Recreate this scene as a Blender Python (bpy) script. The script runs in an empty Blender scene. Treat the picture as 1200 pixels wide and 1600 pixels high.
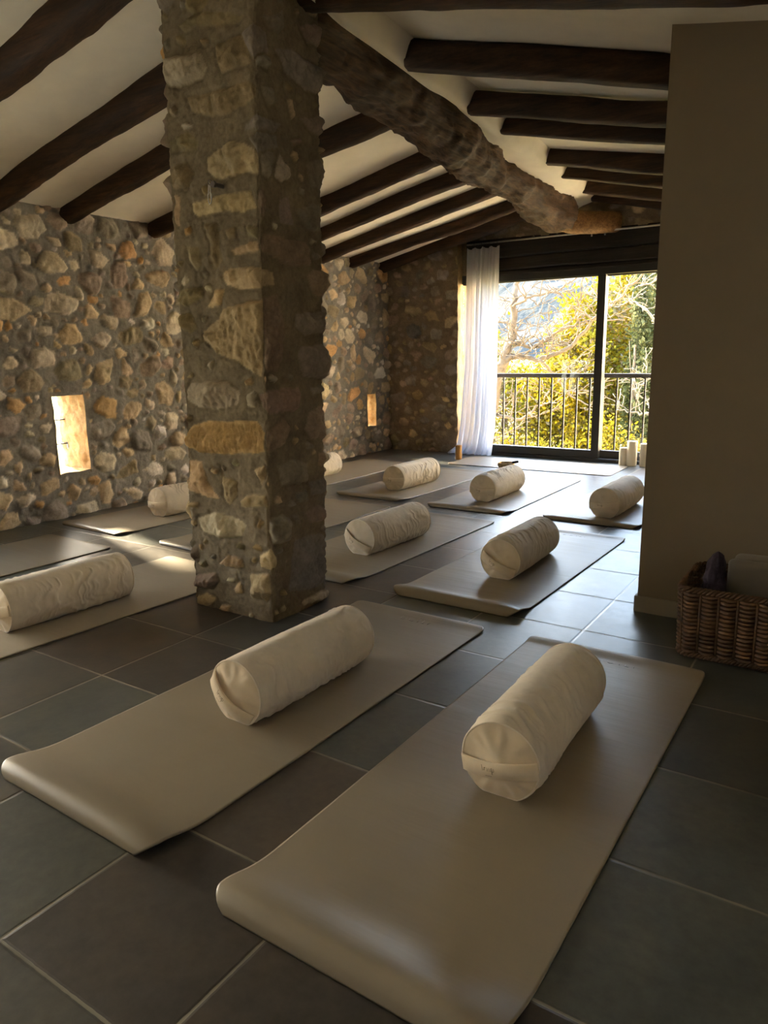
import bpy, math, random
import numpy as np
from mathutils import Vector, Matrix

SC = bpy.context.scene
COL = SC.collection
PI = math.pi

# ------------------------------------------------------------------ noise
def _h(ix, iy, iz):
    n = (ix * 374761393 + iy * 668265263 + iz * 2147483647 + 1013904223) & 0xFFFFFFFF
    n = ((n ^ (n >> 13)) * 1274126177) & 0xFFFFFFFF
    n = ((n ^ (n >> 16)) * 2246822519) & 0xFFFFFFFF
    n = n ^ (n >> 15)
    return (n & 0xFFFFFF) / float(0xFFFFFF) * 2 - 1

def vnoise(x, y, z=0.0):
    x = np.asarray(x, float); y = np.asarray(y, float); z = np.asarray(z, float)
    x, y, z = np.broadcast_arrays(x, y, z)
    ix = np.floor(x).astype(np.int64); iy = np.floor(y).astype(np.int64); iz = np.floor(z).astype(np.int64)
    fx = x - ix; fy = y - iy; fz = z - iz
    fx = fx * fx * fx * (fx * (fx * 6 - 15) + 10); fy = fy * fy * fy * (fy * (fy * 6 - 15) + 10); fz = fz * fz * fz * (fz * (fz * 6 - 15) + 10)
    r = 0
    for dx in (0, 1):
        for dy in (0, 1):
            for dz in (0, 1):
                w = (fx if dx else 1 - fx) * (fy if dy else 1 - fy) * (fz if dz else 1 - fz)
                r = r + w * _h(ix + dx, iy + dy, iz + dz)
    return r

def fbm(x, y, z=0.0, oct=3, gain=0.5):
    a, s, t = 1.0, 0, 0
    x = np.asarray(x, float); y = np.asarray(y, float); z = np.asarray(z, float)
    for k in range(oct):
        s = s + a * vnoise(x * 2 ** k + 17.3 * k, y * 2 ** k + 5.1 * k, z * 2 ** k + 9.7 * k); t += a; a *= gain
    return s / t

def sstep(a, b, x):
    t = np.clip((x - a) / (b - a), 0, 1); return t * t * (3 - 2 * t)

# ------------------------------------------------------------------ object helpers
def obj(name, verts, faces, mat, parent=None, smooth=True, col=None, loc=None):
    me = bpy.data.meshes.new(name)
    verts = verts.tolist() if isinstance(verts, np.ndarray) else [tuple(v) for v in verts]
    faces = faces.tolist() if isinstance(faces, np.ndarray) else faces
    me.from_pydata(verts, [], faces)
    if col is not None:
        at = me.color_attributes.new('Col', 'FLOAT_COLOR', 'POINT')
        c = np.ones((len(verts), 4), np.float32); c[:, :3] = np.asarray(col, np.float32)
        at.data.foreach_set('color', c.ravel())
    if smooth:
        me.polygons.foreach_set('use_smooth', [True] * len(me.polygons))
    me.update()
    if mat: me.materials.append(mat)
    o = bpy.data.objects.new(name, me); COL.objects.link(o)
    if parent: o.parent = parent
    if loc is not None: o.location = loc
    return o

def empty(name, loc=(0, 0, 0), rz=0.0):
    o = bpy.data.objects.new(name, None); COL.objects.link(o)
    o.location = loc; o.rotation_euler = (0, 0, rz); o.empty_display_size = 0.05
    return o

def tag(o, label=None, cat=None, group=None, kind=None):
    if label: o['label'] = label
    if cat: o['category'] = cat
    if group: o['group'] = group
    if kind: o['kind'] = kind
    return o

class MB:
    """collects shapes into one mesh"""
    def __init__(s): s.v = []; s.f = []
    def add(s, v, f):
        b = len(s.v); s.v += [tuple(p) for p in v]; s.f += [tuple(b + i for i in q) for q in f]
    def box(s, x0, x1, y0, y1, z0, z1, bev=0.0):
        b = bev
        if b <= 0:
            v = [(x, y, z) for z in (z0, z1) for y in (y0, y1) for x in (x0, x1)]
            s.add(v, [(0, 2, 3, 1), (4, 5, 7, 6), (0, 1, 5, 4), (2, 6, 7, 3), (0, 4, 6, 2), (1, 3, 7, 5)])
            return
        import bmesh
        bm = bmesh.new(); bmesh.ops.create_cube(bm, size=1)
        for q in bm.verts:
            q.co = Vector(((x0 + x1) / 2 + q.co.x * (x1 - x0), (y0 + y1) / 2 + q.co.y * (y1 - y0), (z0 + z1) / 2 + q.co.z * (z1 - z0)))
        bmesh.ops.bevel(bm, geom=bm.edges[:], offset=b, segments=2, affect='EDGES', profile=0.7)
        bm.verts.index_update()
        s.add([q.co[:] for q in bm.verts], [[q.index for q in f.verts] for f in bm.faces]); bm.free()
    def tube(s, pts, rad, n=8, cap=True, closed=False):
        P = [Vector(p) for p in pts]; N = len(P)
        R = [rad] * N if not hasattr(rad, '__len__') else rad
        up = None; rings = []
        for i in range(N):
            if closed: t = P[(i + 1) % N] - P[i - 1]
            else: t = P[min(i + 1, N - 1)] - P[max(i - 1, 0)]
            t = t.normalized() if t.length > 1e-9 else Vector((0, 0, 1))
            if up is None: up = Vector((0, 0, 1)) if abs(t.z) < .9 else Vector((1, 0, 0))
            a = t.cross(up)
            a = a.normalized() if a.length > 1e-6 else t.orthogonal().normalized()
            b = a.cross(t).normalized(); up = b
            rings.append([P[i] + (a * math.cos(2 * PI * k / n) + b * math.sin(2 * PI * k / n)) * R[i] for k in range(n)])
        v = [q for r in rings for q in r]; f = []
        for i in range(N if closed else N - 1):
            j = (i + 1) % N
            for k in range(n):
                l = (k + 1) % n; f.append((i * n + k, i * n + l, j * n + l, j * n + k))
        if cap and not closed:
            f.append(tuple(range(n))[::-1]); f.append(tuple((N - 1) * n + k for k in range(n)))
        s.add(v, f)
    def lathe(s, prof, n=32, c=(0, 0, 0)):
        v = []; f = []; m = len(prof)
        for (r, z) in prof:
            for k in range(n): v.append((c[0] + r * math.cos(2 * PI * k / n), c[1] + r * math.sin(2 * PI * k / n), c[2] + z))
        for i in range(m - 1):
            for k in range(n):
                l = (k + 1) % n; f.append((i * n + k, i * n + l, (i + 1) * n + l, (i + 1) * n + k))
        s.add(v, f)
    def build(s, name, mat, parent=None, smooth=False, **k):
        return obj(name, s.v, s.f, mat, parent, smooth, **k)

def grid_faces(nu, nv, off=0, wrap=False, skip=None):
    i = np.arange(nu if wrap else nu - 1); j = np.arange(nv - 1)
    I, J = np.meshgrid(i, j, indexing='ij'); I2 = (I + 1) % nu
    F = np.stack([I * nv + J, I2 * nv + J, I2 * nv + J + 1, I * nv + J + 1], -1)
    if skip is not None: F = F[~skip]
    return F.reshape(-1, 4) + off

# ------------------------------------------------------------------ materials
def new_mat(name):
    m = bpy.data.materials.new(name); m.use_nodes = True
    nt = m.node_tree; b = nt.nodes['Principled BSDF']
    return m, nt, b
def N(nt, t, **kw):
    n = nt.nodes.new(t)
    for k, v in kw.items(): setattr(n, k, v)
    return n
def L(nt, a, b): nt.links.new(a, b)
def coords(nt, scale=(1, 1, 1), kind='Object'):
    tc = N(nt, 'ShaderNodeTexCoord'); mp = N(nt, 'ShaderNodeMapping'); mp.inputs['Scale'].default_value = scale
    L(nt, tc.outputs[kind], mp.inputs['Vector']); return mp.outputs['Vector']
def noise(nt, vec, scale, detail=4, rough=.55):
    n = N(nt, 'ShaderNodeTexNoise'); n.inputs['Scale'].default_value = scale; n.inputs['Detail'].default_value = detail
    n.inputs['Roughness'].default_value = rough
    if vec is not None: L(nt, vec, n.inputs['Vector'])
    return n.outputs['Fac']
def ramp(nt, fac, stops):
    r = N(nt, 'ShaderNodeValToRGB'); e = r.color_ramp.elements
    while len(e) < len(stops): e.new(0.5)
    for q, (p, c) in zip(e, stops): q.position = p; q.color = (*c, 1) if len(c) == 3 else c
    L(nt, fac, r.inputs['Fac']); return r.outputs['Color']
def bump(nt, b, h, strength=.3, dist=.01):
    n = N(nt, 'ShaderNodeBump'); n.inputs['Strength'].default_value = strength; n.inputs['Distance'].default_value = dist
    L(nt, h, n.inputs['Height']); L(nt, n.outputs['Normal'], b.inputs['Normal']); return n
def mul(nt, a, b, fac=1.0, mode='MULTIPLY'):
    m = N(nt, 'ShaderNodeMix', data_type='RGBA', blend_type=mode); m.inputs[0].default_value = fac
    for s, i in ((a, 6), (b, 7)):
        if isinstance(s, tuple): m.inputs[i].default_value = (*s, 1)
        else: L(nt, s, m.inputs[i])
    return m.outputs[2]
def math_(nt, op, a, b=None):
    m = N(nt, 'ShaderNodeMath', operation=op)
    for s, i in ((a, 0), (b, 1)):
        if s is None: continue
        if isinstance(s, (int, float)): m.inputs[i].default_value = s
        else: L(nt, s, m.inputs[i])
    return m.outputs[0]

def simple(name, color, rough=.6, metal=0.0, nscale=20, var=.15, bmp=.1, bdist=.003, stretch=(1, 1, 1), spec=.5):
    m, nt, b = new_mat(name); v = coords(nt, stretch)
    f = noise(nt, v, nscale, 5)
    c = tuple(color)
    L(nt, ramp(nt, f, [(.3, tuple(q * (1 - var) for q in c)), (.7, tuple(min(1, q * (1 + var)) for q in c))]), b.inputs['Base Color'])
    b.inputs['Roughness'].default_value = rough; b.inputs['Metallic'].default_value = metal
    b.inputs['Specular IOR Level'].default_value = spec
    if bmp: bump(nt, b, f, bmp, bdist)
    return m

def mat_stone(name):
    m, nt, b = new_mat(name); v = coords(nt)
    at = N(nt, 'ShaderNodeAttribute', attribute_name='Col')
    f1 = noise(nt, v, 9, 6, .6); f2 = noise(nt, v, 60, 6, .7); f3 = noise(nt, v, 260, 3, .6)
    c = mul(nt, at.outputs['Color'], ramp(nt, f1, [(.25, (.72, .7, .68)), (.75, (1.18, 1.16, 1.12))]))
    c = mul(nt, c, ramp(nt, f2, [(.25, (.74, .72, .7)), (.7, (1.15, 1.15, 1.15))]))
    L(nt, c, b.inputs['Base Color']); b.inputs['Roughness'].default_value = .92; b.inputs['Specular IOR Level'].default_value = .2
    h = math_(nt, 'ADD', f2, math_(nt, 'MULTIPLY', f3, .4)); bump(nt, b, h, .55, .008)
    return m

def mat_wood(name, dark, light, axis=0, rough=.75):
    m, nt, b = new_mat(name)
    sc = [14, 14, 14]; sc[axis] = 1.2
    v = coords(nt, tuple(sc)); g = noise(nt, v, 2.2, 8, .65)
    sc2 = [60, 60, 60]; sc2[axis] = 4
    g2 = noise(nt, coords(nt, tuple(sc2)), 1.5, 4, .6); big = noise(nt, coords(nt), 2.5, 4)
    c = ramp(nt, g, [(.3, dark), (.72, light)])
    c = mul(nt, c, ramp(nt, big, [(.3, (.6, .58, .55)), (.7, (1.2, 1.15, 1.1))]))
    c = mul(nt, c, ramp(nt, g2, [(.35, (.6, .6, .6)), (.6, (1.05, 1.05, 1.05))]))
    L(nt, c, b.inputs['Base Color']); b.inputs['Roughness'].default_value = rough; b.inputs['Specular IOR Level'].default_value = .3
    bump(nt, b, math_(nt, 'ADD', g, math_(nt, 'MULTIPLY', g2, .6)), .5, .006)
    return m

def mat_tiles():
    m, nt, b = new_mat('slate_floor_tiles')
    tc = N(nt, 'ShaderNodeTexCoord'); sep = N(nt, 'ShaderNodeSeparateXYZ'); L(nt, tc.outputs['Object'], sep.inputs[0])
    TX, TY, X0, Y0 = .4515, .4435, -2.245, .601
    def cell(s, o, t):
        q = math_(nt, 'DIVIDE', math_(nt, 'SUBTRACT', s, o), t); fl = math_(nt, 'FLOOR', q); fr = math_(nt, 'SUBTRACT', q, fl)
        e = math_(nt, 'MINIMUM', fr, math_(nt, 'SUBTRACT', 1.0, fr)); return fl, math_(nt, 'MULTIPLY', e, t)
    ix, ex = cell(sep.outputs['X'], X0, TX); iy, ey = cell(sep.outputs['Y'], Y0, TY)
    wob = math_(nt, 'MULTIPLY', math_(nt, 'SUBTRACT', noise(nt, tc.outputs['Object'], 30, 3), .5), .004)
    e = math_(nt, 'ADD', math_(nt, 'MINIMUM', ex, ey), wob)
    cb = N(nt, 'ShaderNodeCombineXYZ'); L(nt, ix, cb.inputs[0]); L(nt, iy, cb.inputs[1]); cb.inputs[2].default_value = 3.7
    wn = N(nt, 'ShaderNodeTexWhiteNoise', noise_dimensions='3D'); L(nt, cb.outputs[0], wn.inputs['Vector'])
    base = ramp(nt, wn.outputs['Value'], [(0, (.070, .074, .064)), (.28, (.088, .092, .078)), (.45, (.064, .066, .058)), (.62, (.080, .066, .052)), (.8, (.060, .048, .040)), (1, (.076, .078, .068))])
    sh = N(nt, 'ShaderNodeVectorMath', operation='MULTIPLY'); L(nt, wn.outputs['Color'], sh.inputs[0]); sh.inputs[1].default_value = (20, 20, 20)
    ad = N(nt, 'ShaderNodeVectorMath', operation='ADD'); L(nt, tc.outputs['Object'], ad.inputs[0]); L(nt, sh.outputs[0], ad.inputs[1])
    n1 = noise(nt, ad.outputs[0], 4.5, 7, .62); n2 = noise(nt, ad.outputs[0], 38, 5, .6)
    c = mul(nt, base, ramp(nt, n1, [(.28, (.66, .68, .70)), (.5, (1, 1, 1)), (.75, (1.45, 1.32, 1.18))]))
    c = mul(nt, c, ramp(nt, n2, [(.3, (.82, .82, .82)), (.7, (1.15, 1.15, 1.15))]))
    grout = math_(nt, 'LESS_THAN', e, .0032)
    gcol = ramp(nt, noise(nt, tc.outputs['Object'], 3, 3), [(.35, (.13, .115, .09)), (.65, (.30, .27, .20))])
    mx = N(nt, 'ShaderNodeMix', data_type='RGBA'); L(nt, grout, mx.inputs[0]); L(nt, c, mx.inputs[6]); L(nt, gcol, mx.inputs[7])
    L(nt, mx.outputs[2], b.inputs['Base Color'])
    L(nt, math_(nt, 'ADD', .24, math_(nt, 'MULTIPLY', n2, .20)), b.inputs['Roughness'])
    b.inputs['Specular IOR Level'].default_value = .5
    hr = N(nt, 'ShaderNodeMapRange'); hr.inputs['From Min'].default_value = .0015; hr.inputs['From Max'].default_value = .008; L(nt, e, hr.inputs['Value'])
    h = math_(nt, 'ADD', hr.outputs[0], math_(nt, 'MULTIPLY', math_(nt, 'ADD', n1, math_(nt, 'MULTIPLY', n2, .3)), .7))
    bump(nt, b, h, .35, .004)
    return m

def mat_glass(name):
    m = bpy.data.materials.new(name); m.use_nodes = True; nt = m.node_tree; nt.nodes.clear()
    o = N(nt, 'ShaderNodeOutputMaterial'); mx = N(nt, 'ShaderNodeMixShader'); t = N(nt, 'ShaderNodeBsdfTransparent'); g = N(nt, 'ShaderNodeBsdfGlossy')
    g.inputs['Roughness'].default_value = .02; t.inputs['Color'].default_value = (.96, .97, .96, 1)
    lw = N(nt, 'ShaderNodeLayerWeight'); lw.inputs['Blend'].default_value = .5
    fr = math_(nt, 'ADD', .018, math_(nt, 'MULTIPLY', math_(nt, 'POWER', lw.outputs['Facing'], 5.0), .6))
    L(nt, fr, mx.inputs[0]); L(nt, t.outputs[0], mx.inputs[1]); L(nt, g.outputs[0], mx.inputs[2]); L(nt, mx.outputs[0], o.inputs[0])
    return m

def mat_leaf(name, translucency=.5):
    m = bpy.data.materials.new(name); m.use_nodes = True; nt = m.node_tree; nt.nodes.clear()
    o = N(nt, 'ShaderNodeOutputMaterial'); mx = N(nt, 'ShaderNodeMixShader'); d = N(nt, 'ShaderNodeBsdfDiffuse'); t = N(nt, 'ShaderNodeBsdfTranslucent')
    at = N(nt, 'ShaderNodeAttribute', attribute_name='Col'); mx.inputs[0].default_value = translucency
    L(nt, at.outputs['Color'], d.inputs[0]); L(nt, at.outputs['Color'], t.inputs[0])
    L(nt, d.outputs[0], mx.inputs[1]); L(nt, t.outputs[0], mx.inputs[2]); L(nt, mx.outputs[0], o.inputs[0])
    return m

def mat_cloth(name, color, weave=900, wr=.5, sheen=.2):
    m, nt, b = new_mat(name); v = coords(nt)
    f = noise(nt, v, 14, 5, .6); w = noise(nt, v, weave, 2)
    L(nt, ramp(nt, f, [(.3, tuple(q * .9 for q in color)), (.7, tuple(min(1, q * 1.06) for q in color))]), b.inputs['Base Color'])
    b.inputs['Roughness'].default_value = .9; b.inputs['Specular IOR Level'].default_value = .15
    b.inputs['Sheen Weight'].default_value = sheen
    bump(nt, b, math_(nt, 'ADD', math_(nt, 'MULTIPLY', f, wr), math_(nt, 'MULTIPLY', w, .25)), .3, .006)
    return m

def mat_mat():
    m, nt, b = new_mat('rubber_mat'); v = coords(nt)
    f = noise(nt, v, 2.2, 4, .5); g = noise(nt, v, 600, 2); st = noise(nt, coords(nt, (1.2, 9, 1)), 2.0, 3, .5)
    L(nt, ramp(nt, f, [(.3, (.232, .188, .128)), (.7, (.285, .233, .162))]), b.inputs['Base Color'])
    L(nt, math_(nt, 'ADD', .36, math_(nt, 'MULTIPLY', f, .18)), b.inputs['Roughness'])
    b.inputs['Specular IOR Level'].default_value = .5
    h = math_(nt, 'ADD', math_(nt, 'MULTIPLY', g, .012), math_(nt, 'MULTIPLY', st, 1.0)); bump(nt, b, h, .35, .006)
    return m

def mat_curtain():
    m = bpy.data.materials.new('sheer_curtain'); m.use_nodes = True; nt = m.node_tree; nt.nodes.clear()
    o = N(nt, 'ShaderNodeOutputMaterial'); d = N(nt, 'ShaderNodeBsdfDiffuse'); t = N(nt, 'ShaderNodeBsdfTranslucent'); tr = N(nt, 'ShaderNodeBsdfTransparent')
    d.inputs[0].default_value = (.80, .80, .83, 1); t.inputs[0].default_value = (.56, .57, .62, 1)
    a = N(nt, 'ShaderNodeMixShader'); a.inputs[0].default_value = .55; bmx = N(nt, 'ShaderNodeMixShader'); 
    w = noise(nt, coords(nt, (400, 400, 60)), 3, 2)
    L(nt, math_(nt, 'MULTIPLY', w, .22), bmx.inputs[0])
    L(nt, d.outputs[0], a.inputs[1]); L(nt, t.outputs[0], a.inputs[2]); L(nt, a.outputs[0], bmx.inputs[1]); L(nt, tr.outputs[0], bmx.inputs[2]); L(nt, bmx.outputs[0], o.inputs[0])
    return m

M = {}
M['stone'] = mat_stone('rubble_stone')
M['rafter'] = mat_wood('dark_log', (.013, .0055, .0022), (.080, .037, .014), 0, .7)
M['ridge'] = mat_wood('old_trunk', (.030, .0165, .0085), (.15, .088, .046), 1, .8)
M['amber_log'] = mat_wood('sawn_log_end', (.16, .085, .032), (.34, .20, .085), 1, .7)
M['lintel'] = mat_wood('black_brown_wood', (.010, .007, .005), (.032, .023, .016), 0, .6)
M['plaster'] = simple('white_plaster', (.83, .77, .66), .9, nscale=6, var=.05, bmp=.25, bdist=.006)
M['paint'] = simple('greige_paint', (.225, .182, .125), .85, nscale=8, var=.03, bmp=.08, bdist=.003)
M['base'] = simple('greige_skirting', (.265, .228, .168), .6, nscale=8, var=.03, bmp=0)
M['tiles'] = mat_tiles()
M['mat'] = mat_mat()
M['mattext'] = simple('embossed_print', (.36, .32, .26), .5, nscale=50, var=.05, bmp=0)
M['canvas'] = mat_cloth('cream_canvas', (.68, .585, .45))
M['canvas_end'] = mat_cloth('cream_canvas_end', (.64, .52, .36))
M['thread'] = simple('brown_thread', (.12, .085, .05), .9, nscale=200, var=.2, bmp=0)
M['glass'] = mat_glass('clear_pane')
M['frame'] = simple('dark_aluminium', (.016, .014, .012), .45, nscale=40, var=.1, bmp=.05)
M['rail'] = simple('painted_iron', (.085, .070, .062), .5, nscale=40, var=.2, bmp=.2)
M['curtain'] = mat_curtain()
M['chrome'] = simple('brushed_steel', (.55, .54, .52), .3, 1.0, 80, .08, .05)
M['brass'] = simple('hammered_brass', (.30, .20, .09), .35, 1.0, 60, .3, .4, .004)
M['dark'] = simple('dark_cloth', (.02, .018, .018), .9, 0, 60, .3, .3)
M['amber'] = mat_wood('amber_wood', (.35, .17, .045), (.60, .33, .10), 2, .5)
M['wax'] = simple('ivory_wax', (.82, .76, .64), .5, 0, 20, .04, .05)
M['wick'] = simple('burnt_wick', (.03, .025, .02), .9, 0, 60, .2, 0)
M['wicker'] = mat_wood('brown_wicker', (.040, .018, .007), (.20, .105, .045), 0, .55)
M['purple'] = simple('dark_purple_knit', (.030, .018, .034), .85, 0, 90, .4, .6, .006)
M['blanket'] = mat_cloth('pale_blanket', (.22, .195, .16))
M['stucco'] = simple('bounce_wall_stucco', (.80, .70, .54), .9, 0, 5, .06, .2)
M['slab'] = simple('balcony_stone', (.74, .68, .58), .8, 0, 20, .1, .2)
M['leaf'] = mat_leaf('sunlit_leaves', .5)
M['bark'] = simple('pale_bark', (.095, .062, .030), .9, 0, 14, .3, .5, .01)
M['barkw'] = simple('whitish_bark', (.095, .080, .056), .9, 0, 14, .25, .5, .01)
M['ground'] = simple('valley_grass', (.21, .15, .018), .95, 0, 3.5, .5, 0)
M['hill'] = simple('wooded_hillside', (.0050, .0074, .0060), .95, 0, .35, .45, .5, 1.0)
SUN_E, SKY_E, EXPO = 30.0, 12.0, 0.95
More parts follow.
